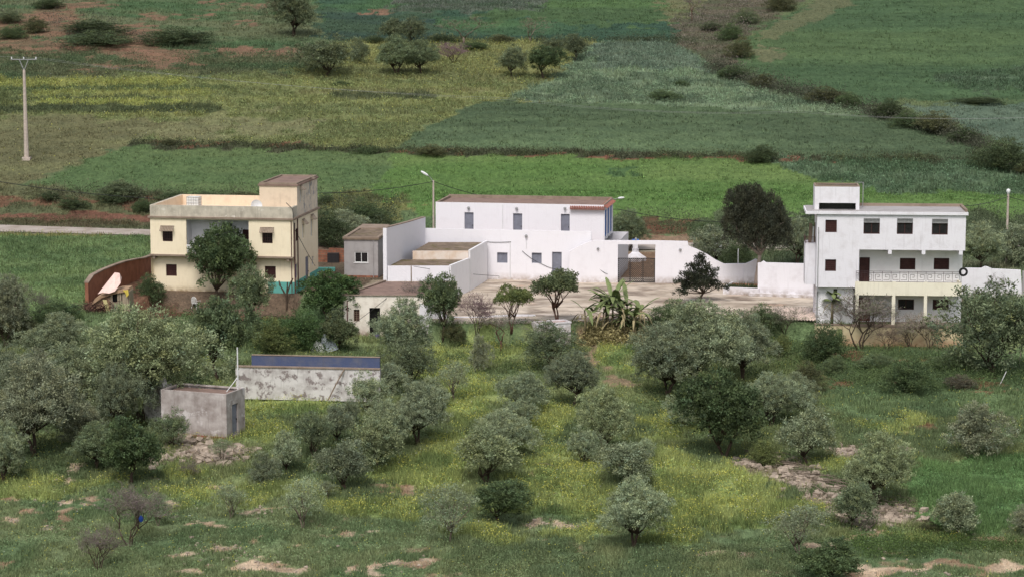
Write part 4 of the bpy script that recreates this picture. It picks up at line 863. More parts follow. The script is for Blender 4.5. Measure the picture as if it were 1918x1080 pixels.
def ring(root, name, mat, u0, u1, v0, v1, z0, z1, t=.18, over=0.0):   # parapet round a roof
    mb = MB(); mb.box(u0-over, u1+over, v0-over, v0+t, z0, z1); mb.box(u0-over, u1+over, v1-t, v1+over, z0, z1)
    mb.box(u0-over, u0+t, v0+t, v1-t, z0, z1); mb.box(u1-t, u1+over, v0+t, v1-t, z0, z1); return mb.build(name, mat, root)
M = {}
WHITE = (.80, .78, .82)
M['white'] = plaster("white_paint", WHITE, lin((206, 200, 204)), .35, .16, zfoot=(lin((170, 155, 145)), 0, .7))
M['white_far'] = plaster("whitewash", (.80, .78, .82), lin((190, 182, 184)), .45, .25, zfoot=(lin((150, 135, 122)), 0, .8))
M['white_stain'] = plaster("white_paint_stained", (.74, .72, .75), lin((172, 162, 160)), .6, .35)
M['fascia'] = plaster('peeling_peach_wall', lin((226, 214, 204)), lin((206, 178, 150)), 1.0, .5)
M['white_inner'] = plaster("white_paint_inner", (.82, .81, .83), lin((190, 182, 184)), .4, .2)
M['cream'] = plaster("cream_paint", lin((240, 226, 198)), lin((212, 196, 164)), .5, .35, zfoot=(lin((160, 140, 110)), 0, .5))
M['cream2'] = plaster("cream_paint_balcony", lin((234, 228, 208)), lin((190, 180, 160)), .45, .45)
M['creamfoot'] = plaster("cream_plinth", lin((214, 200, 164)), lin((176, 148, 118)), .6, .4, zfoot=(lin((170, 112, 84)), -1.9, 1.4))
M['peach'] = plaster("peach_paint", lin((228, 208, 184)), lin((190, 168, 146)), .6, .4)
M['weather'] = plaster("weathered_parapet", lin((196, 188, 172)), lin((138, 130, 118)), .8, .8, blot=(lin((212, 206, 194)), 1.6, .60))
M['patchy'] = plaster('patchy_cream_wall', lin((222, 208, 188)), lin((168, 158, 150)), .8, .7, blot=(lin((160, 154, 152)), 1.3, .55))
M['teal'] = plaster("teal_paint", lin((104, 172, 162)), lin((84, 140, 132)), .5, .3)
M['grey'] = plaster("grey_render", lin((168, 164, 164)), lin((136, 131, 130)), .7, .5)
M['conc'] = plaster("raw_concrete", lin((186, 178, 174)), lin((128, 116, 110)), 1.0, .9, blot=(lin((204, 198, 196)), 1.0, .57), zfoot=(lin((112, 92, 80)), -.4, .9))
M['stainwall'] = plaster("peeling_whitewash", lin((214, 210, 208)), lin((134, 124, 120)), .8, .9, blot=(lin((138, 128, 126)), 1.7, .525))
M['blue'] = plaster("faded_blue_paint", lin((80, 90, 120)), lin((112, 112, 120)), .8, .9)
M['bluep'] = simple("blue_shutter_paint", lin((52, 104, 180)), .15, 4, .6)
M['roof'] = plaster("roof_screed", lin((136, 120, 104)), lin((84, 74, 64)), 1.0, 0, blot=(lin((98, 92, 58)), .9, .54))
M['roofr'] = plaster("roof_screed_reddish", lin((140, 118, 108)), lin((104, 88, 82)), .8, 0)
M['coping'] = plaster("coping_brown", lin((150, 134, 120)), lin((108, 92, 80)), .8, .2)
M['tile'] = simple("clay_roof_tile", lin((148, 98, 86)), .3, 6)
M['brick'] = bricks("rough_brick", lin((160, 108, 86)), lin((132, 84, 68)), lin((124, 108, 94)), .42, .22)
M['earth'] = plaster("red_earth_render", lin((156, 108, 86)), lin((116, 76, 62)), .9, .6)
M['stonebase'] = bricks("brown_stone_base", lin((128, 86, 66)), lin((104, 68, 54)), lin((92, 70, 58)), .5, .3)
M['iron'] = simple("black_iron", (.03, .028, .03), .2, 8, .5)
M['iron2'] = simple('dark_brown_railing', lin((70, 56, 58)), .2, 8, .6)
M['rust'] = simple("rusty_iron", lin((92, 66, 62)), .3, 9, .7)
M['brownwood'] = simple("dark_brown_wood", lin((66, 42, 40)), .25, 5, .6)
M['redwood'] = simple("red_brown_door", lin((110, 56, 46)), .25, 5, .5)
M['wood'] = simple("weathered_wood", lin((128, 112, 96)), .25, 5, .85, (4, 4, .4))
M['dark'] = simple("dark_pane_and_shade", (.018, .016, .018), .3, 3, .25, spec=.5)  # dark window glass, also near-black sheets standing for shade in openings
M['darkb'] = simple("window_glass", lin((70, 82, 82)), .3, 3, .15, spec=.6)
M['greydoor'] = simple("grey_metal_shutter", lin((124, 126, 138)), .12, 4, .5)
M['whitemetal'] = simple("white_metal", (.7, .7, .7), .08, 5, .5)
M['lampglass'] = simple("lamp_cover", (.75, .76, .76), .05, 5, .3)
M['galv'] = simple("galvanised_metal", lin((150, 150, 150)), .2, 4, .5)
M['concpole'] = simple("concrete_pole", lin((186, 172, 162)), .18, 4, .9)
M['pink'] = simple("pink_cloth", lin((228, 198, 188)), .12, 4, .9)
M['sheet'] = simple('corrugated_sheet', lin((214, 196, 184)), .15, 4, .7)
M['plastic'] = simple("white_plastic", (.72, .72, .70), .05, 5, .5)
M['rubber'] = simple("black_rubber", (.02, .02, .02), .3, 8, .8)
M['rock'] = simple("pale_rubble", lin((160, 146, 132)), .45, 2.2, .95)
M['tarp'] = simple("white_blue_tarp", lin((196, 204, 212)), .2, 2, .6)
M['cable'] = simple("cable_black", (.03, .03, .03), .1, 2, .6)
M['cablel'] = simple("power_line", (.35, .35, .35), .1, 2, .5)
M['blueplastic'] = simple("blue_plastic", lin((40, 70, 150)), .1, 3, .5)
M['purpleplastic'] = simple("purple_plastic", lin((110, 90, 160)), .1, 3, .5)
M['yellow'] = simple("yellow_cloth", lin((206, 184, 86)), .15, 3, .8)

# ------------------------------------------------------------------ courtyard floor (stained concrete), road
m, nt = newmat("courtyard_concrete")
c = mixc(nt, noise_fac(nt, .22, .42, .62, 7, stretch=(.8, .9, 1), rough=.7), lin((204, 190, 174)), lin((162, 148, 132)))
c = mixc(nt, noise_fac(nt, .7, .46, .64, 7, stretch=(.5, .8, 1), off=4), c, lin((126, 112, 100))); c = mixc(nt, noise_fac(nt, .35, .60, .72, 4, off=9), c, lin((188, 160, 140)))
c = mixc(nt, noise_fac(nt, .5, .58, .7, 6, stretch=(.5, 1, 1), off=14), c, lin((220, 208, 196)))
finish(nt, c, .85, noise_fac(nt, 4, .3, .7), .15, .02); M['yard'] = m
yp = [atz(a, b, 0)[:2] for a, b in ((842, 606.4), (1000, 605.4), (1085, 601.5), (1110, 597), (1240, 597), (1390, 599.4), (1528, 603), (1528, 520), (1300, 520), (1160, 520), (720, 518), (722, 583.4), (828, 583.4))]
mb = MB(); mb.poly([(x, y, .03) for x, y in yp])
cy = mb.build("courtyard", M['yard']); tag(cy, kind='structure')
m, nt = newmat("road_surface"); c = mixc(nt, noise_fac(nt, .5, .35, .65, 6), lin((176, 166, 158)), lin((150, 138, 128))); finish(nt, c, .95, noise_fac(nt, 6, .3, .7), .1, .01); M['road'] = m
def strip(name, ctr, wd, mat, dz=.05):
    mb = MB(); P = []
    pts = []
    for (a, b) in zip(ctr[:-1], ctr[1:]):
        for k in range(12): t = k/12; pts.append((a[0]+(b[0]-a[0])*t, a[1]+(b[1]-a[1])*t))
    pts.append(ctr[-1])
    for (x, y) in pts: P.append(((x, y-wd/2), (x, y+wd/2)))
    for (a, b), (c_, d) in zip(P[:-1], P[1:]):
        def z(p): return (p[0], p[1], max(float(terr(p[0], p[1])), float(terr(p[0], ctr[0][1]*0+p[1])))+dz)
        mb.quad(z(a), z(c_), z(d), z(b))
    return mb.build(name, mat)
road = strip("road", [hit(-400, 424)[:2], hit(0, 430)[:2], hit(280, 437)[:2], hit(700, 449)[:2], hit(1190, 463)[:2], hit(1700, 460)[:2], hit(2300, 452)[:2]], 4.2, M['road'], .09); tag(road, kind='structure')

# ------------------------------------------------------------------ yellow house
Y = Fr((284, 545), (550, 551), 0)
r = Y.root("yellow_house", "cream yellow two-storey house with grey weathered parapet and stair tower on its roof", "house")
L0, D0 = Y.L, 8.8
zs = Y.fr(400, 478)[1]; zp0 = Y.fr(400, 409.5)[1]; zp1 = Y.fr(400, 386)[1]
gv = .55     # ground floor set back
u_b0, u_b1 = Y.fr(349, 440)[0], Y.fr(466, 440)[0]
up_w = [Y.rect(304.5, 433, 323.5, 452.5), Y.rect(491, 436, 510.5, 456)]
gr_w = [Y.rect(311, 495, 331, 517, gv), Y.rect(496, 498.5, 516.5, 521, gv)]
in_w = Y.rect(381.5, 433, 401, 453, 1.5); in_d = Y.rect(454.5, 430, 467, 475, 1.5); in_d = (in_d[0], in_d[1], zs+.05, in_d[3])
sw = [Y.rects(580, 414, 586, 441, L0), Y.rects(559.5, 425, 562, 449, L0), Y.rects(546.5, 432, 551.5, 454, L0)]
sw = [(1.0, 1.7, zs+1.15, zs+2.2), (3.3, 3.9, zs+1.1, zs+2.3), (6.3, 7.0, zs+.9, zs+2.35)]
sg = [(.7, 1.4, 1.2, 2.4), (6.6, 7.1, 1.5, 2.3)]; sdr = (4.2, 5.6, .0, 2.55)
mb = MB()
hole = (u_b0, u_b1, zs, zp0-.12)
wallpanel(mb, TF(0), 0, L0, zs, zp0, up_w+[hole], .16)
wallpanel(mb, TS(L0), 0, D0, zs, zp0, sw, .16); wallpanel(mb, TL(0), 0, D0, 0, zp0, (), .1); wallpanel(mb, TB(D0), 0, L0, 0, zp0, (), .1)
wallpanel(mb, TF(gv), 0.4, L0, -.0, zs-.12, gr_w, .16); wallpanel(mb, TS(L0), gv, D0, 0, zs, sg+[sdr], .16)
mb.box(.0, .4, gv+.02, D0-.05, 0.01, zs-.12)
mb.build("wall", M['cream'], r)
mb = MB()      # balcony recess walls and ceiling
wallpanel(mb, TF(1.5), u_b0, u_b1, zs, zp0-.12, [in_w, in_d], .12)
mb.quad((u_b0, 0.16, zs), (u_b0, 1.5, zs), (u_b0, 1.5, zp0-.12), (u_b0, 0.16, zp0-.12)); mb.quad((u_b1, .16, zs), (u_b1, 1.5, zs), (u_b1, 1.5, zp0-.12), (u_b1, .16, zp0-.12))
mb.quad((u_b0, .16, zp0-.125), (u_b1, .16, zp0-.125), (u_b1, 1.5, zp0-.125), (u_b0, 1.5, zp0-.125)); mb.build("balcony_wall", M['white_inner'], r)
mb = MB(); mb.box(-.12, L0+.02, -.14, gv+.1, zs-.14, zs-.005); mb.box(u_b0, u_b1, .1, 1.5, zs-.1, zs+.02)
for u in (.15, u_b0-.1, u_b1, L0-.55): mb.box(u, u+.22, -.05, gv, zs-.36, zs-.142)
mb.build("floor_slab", M['coping'], r)
mb = MB(); mb.box(-.16, L0+.16, -.16, D0+.16, zp0-.02, zp0+.12); mb.build("cornice", M['coping'], r)
ring(r, "parapet", M['weather'], 0, L0, 0, D0, zp0+.123, zp1, .2)
mb = MB(); mb.box(.2, L0-.2, .2, D0-.2, zp0+.125, zp0+.2); mb.build("roof", M['peach'], r)
mb = MB(); mb.box(.22, L0-.22, D0-.25, D0-.203, zp0+.2, zp1+.02); mb.box(.203, .25, .22, D0-.25, zp0+.2, zp1-.01); mb.build("parapet_lining", M['peach'], r)
mb = MB(); n = 24
for k in range(n):
    u = u_b0+.08+(u_b1-u_b0-.16)*k/(n-1); mb.lathe([(.03, 0), (.055, .15), (.07, .25), (.03, .42), (.05, .62), (.04, .72)], (u, .07, zs+.02), 7)
mb.box(u_b0, u_b1, .0, .14, zs+.72, zs+.84); mb.build("balustrade", M['whitemetal'], r)
for h, st in ((up_w[0], 'bars'), (up_w[1], 'bars')): window(r, TF(0), h, M['brownwood'], M['dark'], .16, st)
for h in up_w: awning(r, TF(0), (h[0]-.15, h[1]+.15, h[3]+.06, h[3]+.42), M['coping'])
for h in gr_w: window(r, TF(gv), h, M['brownwood'], M['brownwood'], .16, 'shut')
window(r, TF(1.5), in_w, M['whitemetal'], M['darkb'], .12); door(r, TF(1.5), in_d, M['brownwood'], .12)
for h in sw[:1]: window(r, TS(L0), h, M['brownwood'], M['dark'], .16, 'bars')
for h in sw[1:]: window(r, TS(L0), h, M['whitemetal'], M['darkb'], .16); awning(r, TS(L0), (h[0]-.15, h[1]+.15, h[3]+.06, h[3]+.42), M['coping'])
for h in sg: window(r, TS(L0), h, M['bluep'], M['darkb'], .16)
door(r, TS(L0), sdr, M['greydoor'], .16)
mb = MB(); mb.box(L0-2.3, L0+.03, gv-.03, gv+.01, .0, .95); 
for a, b in ((gv+.01, sdr[0]), (sdr[1], D0)): mb.box(L0+.003, L0+.03, a, b, .0, 1.0)
mb.build("teal_dado", M['teal'], r)
mb = MB(); mb.box(.3, L0+.06, gv-.06, D0+.05, -1.6, -.002); mb.build("plinth", M['stonebase'], r)
# stair tower
tu0 = Y.fr(486, 370, 1.6)[0]; tz = Y.fr(520, 345, 1.6)[1]
mb = MB(); th = [(2.6, 3.15, zp1+.1, zp1+1.15), (5.8, 6.4, zp1+.45, zp1+1.75)]
wallpanel(mb, TF(1.6), tu0, L0+.003, zp0+.2, tz-.15, (), .1); wallpanel(mb, TL(tu0), 1.6, D0, zp0+.2, tz-.15); wallpanel(mb, TB(D0+.003), tu0, L0+.003, zp0+.2, tz-.15)
tw = mb.build("stair_tower", M['peach'], r)
mb = MB(); wallpanel(mb, TS(L0+.003), 1.6, D0, zp0+.13, tz-.15, th, .14); mb.build("tower_side_wall", M['patchy'], tw)
for h in th: window(r, TS(L0+.003), h, M['whitemetal'], M['darkb'], .14); awning(r, TS(L0), (h[0]-.1, h[1]+.1, h[3]+.06, h[3]+.36), M['coping'])
mb = MB(); mb.box(tu0-.1, L0+.1, 1.5, D0+.1, tz-.15, tz-.02); mb.box(tu0+.1, L0-.1, 1.7, D0-.1, tz-.02, tz+.0)
ring(tw, "tower_parapet", M['coping'], tu0, L0, 1.6, D0, tz-.018, tz+.12, .16)
mb.build("tower_roof", M['roofr'], tw)
mb = MB(); mb.tube([(L0+.06, .35, 0), (L0+.06, .35, zp0-.3)], .06, 6); mb.tube([(L0-.12, -.06, .0), (L0-.12, -.06, zp0-.1)], .04, 6); mb.tube([(L0+.07, 1.4, .4), (L0+.07, 1.4, zp0)], .05, 6); mb.build("drainpipe", M['rust'], r)
# things on its roof
q = Y.M @ Vector((Y.fr(479, 372, 1.4)[0], 1.5, zp0+.2))
d = tag(empty("satellite_dish", q, .0), "round white satellite dish beside the stair tower on the yellow house's roof", "satellite dish")
mb = MB(); mb.tube([(0, 0, 0), (0, 0, .55)], .035, 6); mb.build("mast", M['galv'], d)
mb = MB(); prof = [(.02, 0), (.22, .03), (.42, .11), (.5, .17)]; mb.lathe(prof+[(.49, .18), (.41, .125), (.21, .045), (.02, .012)], (0, 0, 0), 20)
dm = Matrix.Rotation(R(70), 4, 'X') @ Matrix.Rotation(0, 4, 'Z'); mb.v = [tuple(Matrix.Translation((0, -.08, .75)) @ (Matrix.Rotation(R(25), 4, 'Z') @ dm) @ Vector(v)) for v in mb.v]; mb.build("dish", M['whitemetal'], d)
mb = MB(); mb.bar((0, -.08, .5), (.1, -.65, .75), .014); mb.box(.06, .14, -.7, -.62, .71, .80); mb.build("feed_arm", M['galv'], d)
q = Y.M @ Vector((Y.fr(360, 372, 4)[0], 4.5, zp0+.2))
d = tag(empty("water_tank", q, Y.ang), "white water tank in a metal cage on the yellow house's roof", "water tank")
mb = MB(); mb.box(-.5, .5, -.45, .45, .12, 1.12); mb.build("tank", M['plastic'], d)
mb = MB()
for k in range(6): a = -.52+1.04*k/5; mb.bar((a, -.48, .1), (a, -.48, 1.15), .015); mb.bar((a, .48, .1), (a, .48, 1.15), .015)
for k in range(5): z = .12+k*.25; mb.bar((-.52, -.48, z), (.52, -.48, z), .014); mb.bar((.52, -.48, z), (.52, .48, z), .014); mb.bar((-.52, -.48, z), (-.52, .48, z), .014)
mb.build("cage", M['galv'], d); mb = MB(); mb.box(-.55, .55, -.5, .5, 0, .1); mb.build("pallet", M['wood'], d)

# ------------------------------------------------------------------ white main house
Wm = Fr((803, 521), (1155, 529.2), 0)
r = Wm.root("white_house", "long white two-storey house with grey doors, blue end windows and a roof terrace", "house")
uR = Wm.fr(1131, 480)[0]; SB = 3.0; zt = Wm.fr(960, 431)[1]; zfl = zt-1.15; zr = Wm.fr(960, 381, SB)[1]; uL = 0.0
uR2 = Wm.fr(1131, 410, SB)[0]; uU = Wm.fr(816, 400, SB)[0]; DB = 6.2
lw = [Wm.rect(931, 473, 950.5, 492.5), Wm.rect(996, 473.5, 1014.5, 493)]; ld = Wm.rect(1034, 472, 1052, 518); ld = (ld[0], ld[1], .05, ld[3])
mb = MB(); wallpanel(mb, TF(0), -.3, Wm.L-.1, 0, zt, lw+[ld], .18); mb.quad((-.3, 0, zt), (Wm.L-3.2, 0, zt), (Wm.L-3.2, .2, zt), (-.3, .2, zt))
mb2 = MB()
# step down of the terrace parapet at the right: cut by building it as a separate panel
mb = MB(); us = Wm.fr(1108, 440)[0]
wallpanel(mb, TF(0), -.3, us, 0, zt, lw+[ld], .18); mb.box(-.3, us, .002, .2, zfl+.05, zt-.001)
wallpanel(mb, TF(0), us, Wm.L-.1, 0, zfl+.1, (), .18); wallpanel(mb, TS(Wm.L-.1), 0, SB+DB, 0, zfl+.1, (), .1); wallpanel(mb, TB(SB+DB), -.3, Wm.L-.1, 0, zfl+.1)
mb.build("wall", M['white'], r)
mb = MB(); mb.box(-.3, Wm.L-.1, .2, SB, zfl-.1, zfl+.04); mb.build("terrace_floor", M['roofr'], r)
uw = [Wm.rect(870, 398, 887, 436, SB), Wm.rect(961, 400, 978, 437, SB), Wm.rect(1050.5, 401, 1067, 438, SB)]; uw = [(a, b, zfl+.1, d_) for a, b, c_, d_ in uw]
bw = [(.5, 1.6, zfl+.3, zr-.55), (2.35, 3.4, zfl+.3, zr-.55), (4.2, 5.2, zfl+.3, zr-.55)]
mb = MB(); T2 = lambda a, d_, z: (a, SB+d_, z)
wallpanel(mb, T2, uU, uR2, zfl, zr, uw, .18)
TS2 = lambda a, d_, z: (uR2-d_, SB+a, z)
wallpanel(mb, TS2, 0, DB, zfl, zr-.1, bw, .05); wallpanel(mb, TL(uU), SB, SB+DB, zfl, zr); wallpanel(mb, TB(SB+DB-.01), uU, uR2, zfl, zr)
mb.build("upper_storey", M['white'], r)
mb = MB(); mb.box(uU+.2, uR2-.2, SB+.2, SB+DB-.2, zr-.35, zr-.2); mb.build("roof", M['roofr'], r)
uc = Wm.fr(1068, 384, SB)[0]
mb = MB(); mb.box(uU, uc, SB+.003, SB+.18, zr-.3, zr-.002); mb.box(uU+.003, uU+.18, SB+.18, SB+DB-.2, zr-.3, zr); mb.box(uU, uR2-.003, SB+DB-.2, SB+DB-.02, zr-.3, zr+.06); mb.box(uR2-.2, uR2-.01, SB+.18, SB+DB-.2, zr-.3, zr-.02); mb.build("parapet", M['coping'], r)
mb = MB(); n = 20      # clay tile eave: front strip and right edge
for k in range(n):
    u0 = uc+(uR2+.1-uc)*k/n; u1 = uc+(uR2+.1-uc)*(k+.8)/n; um = (u0+u1)/2
    mb.poly([(u0, SB-.38, zr-.34), (um, SB-.38, zr-.27), (um, SB+.22, zr+.02), (u0, SB+.22, zr-.05)]); mb.poly([(um, SB-.38, zr-.27), (u1, SB-.38, zr-.34), (u1, SB+.22, zr-.05), (um, SB+.22, zr+.02)])
mb.box(uc, uR2+.1, SB-.36, SB+.2, zr-.40, zr-.352)
n = 16
for k in range(n):
    v0 = SB+.25+(DB-.3)*k/n; v1 = SB+.25+(DB-.3)*(k+.8)/n; vm = (v0+v1)/2
    mb.poly([(uR2-.22, v0, zr-.05), (uR2-.22, vm, zr+.03), (uR2+.3, vm, zr-.25), (uR2+.3, v0, zr-.33)]); mb.poly([(uR2-.22, vm, zr+.03), (uR2-.22, v1, zr-.05), (uR2+.3, v1, zr-.33), (uR2+.3, vm, zr-.25)])
mb.build("tiled_eave", M['tile'], r)
for h in uw: door(r, T2, h, M['greydoor'], .18, 1)
for h in lw: window(r, TF(0), h, M['greydoor'], M['greydoor'], .18, 'sash')
door(r, TF(0), ld, M['greydoor'], .18, 1)
for h in bw: window(r, TS2, h, M['bluep'], M['bluep'], .05, 'shut')
mb = MB()
for a in (0.0, 1.8, 3.65, 5.5): tbox(mb, TS2, a+.05, a+.3, -.07, -.002, zfl, zr-.35)
mb.build("pilaster", M['white'], r)
for px, py, v in ((878, 389, SB), (968, 390, SB), (1058.5, 390, SB), (986, 441.5, 0)):
    u, z = Wm.fr(px, py, v); mb = MB(); mb.lathe([(.02, -.12), (.11, -.09), (.13, 0), (.1, .08), (.02, .12)], (u, v-.14, z), 10); mb.box(u-.03, u+.03, v-.1, v-.002, z-.03, z+.03); mb.build("wall_lamp", M['galv'], r)
mb = MB(); 
for px, v, ya, yb in ((941.5, SB, 383, 431), (955.5, 0, 452, 523), (986, 0, 448, 466)):
    u, z1 = Wm.fr(px, ya, v); z0 = Wm.fr(px, yb, v)[1]; mb.tube([(u, v-.03, z0), (u, v-.03, z1)], .025 if v or px > 980 else .035, 5)
mb.build("drainpipe", M['whitemetal'], r)
# tall side wall on the left, sheds attached
Xn, Yn = aty(724, 500, 189.6)[:2]; Xf, Yf = Wm.M @ Vector((-.3, 0.1, 0)) and ((Wm.M @ Vector((-.3, .1, 0))).x, (Wm.M @ Vector((-.3, .1, 0))).y)
aw = math.atan2(Yf-Yn, Xf-Xn); Lw = math.hypot(Xf-Xn, Yf-Yn)
sr = tag(empty("side_wall", (Xn, Yn, 0), aw), "tall smooth white side wall stepping up toward the long white house", "wall")
mb = MB(); mb.slab_xz([(0, 0), (Lw, 0), (Lw, 5.3), (Lw*.55, 5.5), (0, 5.84)], -.02, .28)
mb.build("wall_face", M['white'], sr)
mb = MB(); mb.slab_xz([(0, 5.845), (Lw*.55, 5.505), (Lw, 5.305), (Lw, 5.36), (Lw*.55, 5.57), (0, 5.91)], -.03, .30); mb.build("coping", M['coping'], sr)
# upper open shed
def open_shed(name, label, py_f, yf, yb, xl_f, xr_f, xl_b, xr_b, ztop, fascia, mfront, rim, roofm, right_h=None):
    P = [aty(xl_f, py_f, yf), aty(xr_f, py_f, yf), aty(xr_b, py_f, yb), aty(xl_b, py_f, yb)]; P = [(p[0], p[1]) for p in P]
    rt = tag(empty(name, (P[0][0], P[0][1], 0), 0), label, "shed"); o = P[0]; Q = [(p[0]-o[0], p[1]-o[1]) for p in P]
    mb = MB(); mb.prism(Q, ztop-.22, ztop-.06); mb.build("roof", roofm, rt)
    mb = MB(); mb.prism([(Q[0][0], Q[0][1]-.16), (Q[1][0], Q[1][1]-.16), Q[1], Q[0]], ztop-fascia, ztop+.02); mb.build("front_wall", mfront, rt)
    mb = MB(); mb.prism([Q[1], (Q[1][0]+.17, Q[1][1]-.16), (Q[2][0]+.17, Q[2][1]-.02), (Q[2][0], Q[2][1]-.02)], .0, ztop+.08); mb.build("side_wall", mfront if not rim else rim, rt)
    return rt
open_shed("open_shed", "upper white shed with mossy brown roof, built against the long white house", 470, 194.4, 200.9, 773, 877, 803, 909, 3.35, 1.1, M['fascia'], M['white_inner'], M['roof'])
open_shed("open_shed", "lower white shed with mossy roof, in front of the upper one", 498, 189.7, 194.2, 726, 841, 752, 876, 2.72, 2.7, M['white'], M['white_inner'], M['roof'])
# gate wall and boundary walls
G = Fr((1065, 528.5), (1395, 530), 0)
def profile(Fm, pts, v=0): return [Fm.fr(a, b, v) for a, b in pts]
gr = G.root("gate_wall", "white entrance wall with a gateway opening, sloping down in a curve to the right", "wall")
ua, ub = G.fr(1157, 500)[0], G.fr(1227, 500)[0]; zl = G.fr(1190, 457)[1]; ztp = G.fr(1190, 450)[1]
mb = MB()
pl = [(0, 0)]+[(ua, 0), (ua, ztp), (G.fr(1112, 449.5)[0], ztp)]+profile(G, [(1100, 453), (1080, 462), (1067, 470)])
mb.slab_xz(pl, -.32, -.06)
pr = profile(G, [(1288, 451.5), (1289, 460), (1305, 466), (1325, 476), (1340, 486), (1356, 493.5), (1393, 493), (1393, 530)]); pr = [(ub, 0), (G.fr(1393, 530)[0], 0)]+pr[-2::-1]+[(ub, ztp)]
mb.slab_xz(pr, -.32, -.06); mb.box(ua, ub, -.319, -.061, zl, ztp-.001); mb.build("wall_face", M['white'], gr)
mb = MB()
for px, py in ((1120, 465), (1274, 467)): u, z = G.fr(px, py, -.3); mb.lathe([(.02, -.1), (.1, -.07), (.12, 0), (.09, .07), (.02, .1)], (u, -.42, z), 10); mb.box(u-.03, u+.03, -.4, -.323, z-.03, z+.03)
mb.build("wall_lamp", M['galv'], gr)
mb = MB(); u, z = G.fr(1191, 449, -.2); mb.lathe([(.03, 0), (.08, .05), (.11, .14), (.06, .24), (.02, .26)], (u, -.19, ztp), 10); mb.build("gate_lamp", M['galv'], gr)
gt = G.root("iron_gate", "black three-leaf mesh gate closing the white gateway's lower part", "gate")
gz = G.fr(1190, 483)[1]
for k in range(3):
    a0 = ua+(ub-ua)*k/3+.02; a1 = ua+(ub-ua)*(k+1)/3-.02; mb = MB()
    for a in (a0+.02, a1-.02): mb.box(a-.025, a+.025, -.22, -.17, .05, gz)
    mb.box(a0, a1, -.215, -.175, .05, .11); mb.box(a0, a1, -.215, -.175, gz-.05, gz+.01)
    n = 5
    H_ = gz-.1; W_ = a1-a0
    for s in (-1, 1):
        t = -H_
        while t < W_+H_:
            x0, z0_, x1, z1_ = (t, 0, t+H_, H_) if s > 0 else (t+H_, 0, t, H_)
            # clip to the leaf
            p = []
            for (xa, za, xb, zb) in ((x0, z0_, x1, z1_),):
                f0, f1 = 0, 1; dx = xb-xa
                lo = (0-xa)/dx; hi = (W_-xa)/dx; lo, hi = min(lo, hi), max(lo, hi); f0 = max(0, lo); f1 = min(1, hi)
                if f1 > f0+.01: mb.bar((a0+xa+dx*f0, -.195, .1+H_*f0), (a0+xa+dx*f1, -.195, .1+H_*f1), .017, 3)
            t += .17
    mb.build("gate_leaf", M['iron'], gt)
PW = Fr((1393, 531), (1420, 531), 0)
pw = PW.root("boundary_wall", "short white wall section behind the pine trunk with pointed pillar", "wall")
mb = MB(); mb.slab_xz([(0, 0), (PW.fr(1424, 530)[0], 0)]+profile(PW, [(1424, 490), (1415, 484), (1406, 489), (1396, 493), (1393, 493)]), -.3, -.05); mb.build("wall_face", M['white_far'], pw)
P2 = Fr((1420, 552.5), (1527, 556.5), 0)
pw = P2.root("boundary_wall", "grimy white wall between the pine trunk and the three-storey house", "wall")
mb = MB(); mb.slab_xz([(0, 0), (P2.L, 0)]+profile(P2, [(1527, 494), (1435, 491.5), (1430, 488), (1425, 491.5), (1420, 492)]), -.2, .05); mb.build("wall_face", M['white_far'], pw)
mb = MB(); mb.box(-.6, P2.L, -.75, -.21, 0, .28); mb.build("footing", M['white_far'], pw)
# planter in front of the pine
a, b = atz(1354, 549, 0), atz(1421, 553, 0)
kp = Fr((1354, 551), (1421, 554), 0); rt = kp.root("planter_bed", "long low white planter bed at the pine's foot", "planter")
mb = MB(); mb.box(0, kp.L, 0, .16, 0, .62); mb.box(0, .16, .16, 3.4, 0, .62); mb.box(kp.L-.16, kp.L, .16, 3.4, 0, .62); mb.build("kerb", M['white_far'], rt)
mb = MB(); mb.box(.16, kp.L-.16, .16, 3.4, .1, .5); mb.build("soil", M['earth'], rt)
rs2 = np.random.RandomState(8); n = 500; xx = rs2.uniform(.2, kp.L-.2, n); yy = rs2.uniform(.2, 1.6, n); P = np.stack([xx, yy, np.full(n, .48)], 1); u_ = unit(np.stack([rs2.normal(0, .5, n), rs2.normal(0, .5, n), np.ones(n)], 1)); v_ = unit(np.cross(u_, rs2.normal(0, 1, (n, 3))))
h_ = rs2.uniform(.2, .6, (n, 1)); q = np.stack([P-v_*.03, P+v_*.03, P+u_*h_, P+u_*h_*.98], 1).reshape(-1, 3)
tag(link_mesh("tall_weeds", np_mesh("tall_weeds", q, 4, green_leaf, np.full((n, 3), .6)*rs2.uniform(.6, 1.2, (n, 1))), rt), kind='stuff')
# right boundary wall
P3 = Fr((1800, 556), (1915, 558), 0)
pw = P3.root("boundary_wall", "plain white wall right of the three-storey house ending in a grey pillar", "wall")
mb = MB(); mb.slab_xz([(0, 0), (P3.L, 0)]+profile(P3, [(1912, 506), (1858, 503.5), (1851, 500), (1845, 499), (1838, 502.5), (1800, 502)]), 0, .25); mb.build("wall_face", M['white_far'], pw)
mb = MB(); mb.box(P3.L-.05, P3.L+.35, -.1, .3, 0, 2.2); mb.build("pillar", M['grey'], pw)
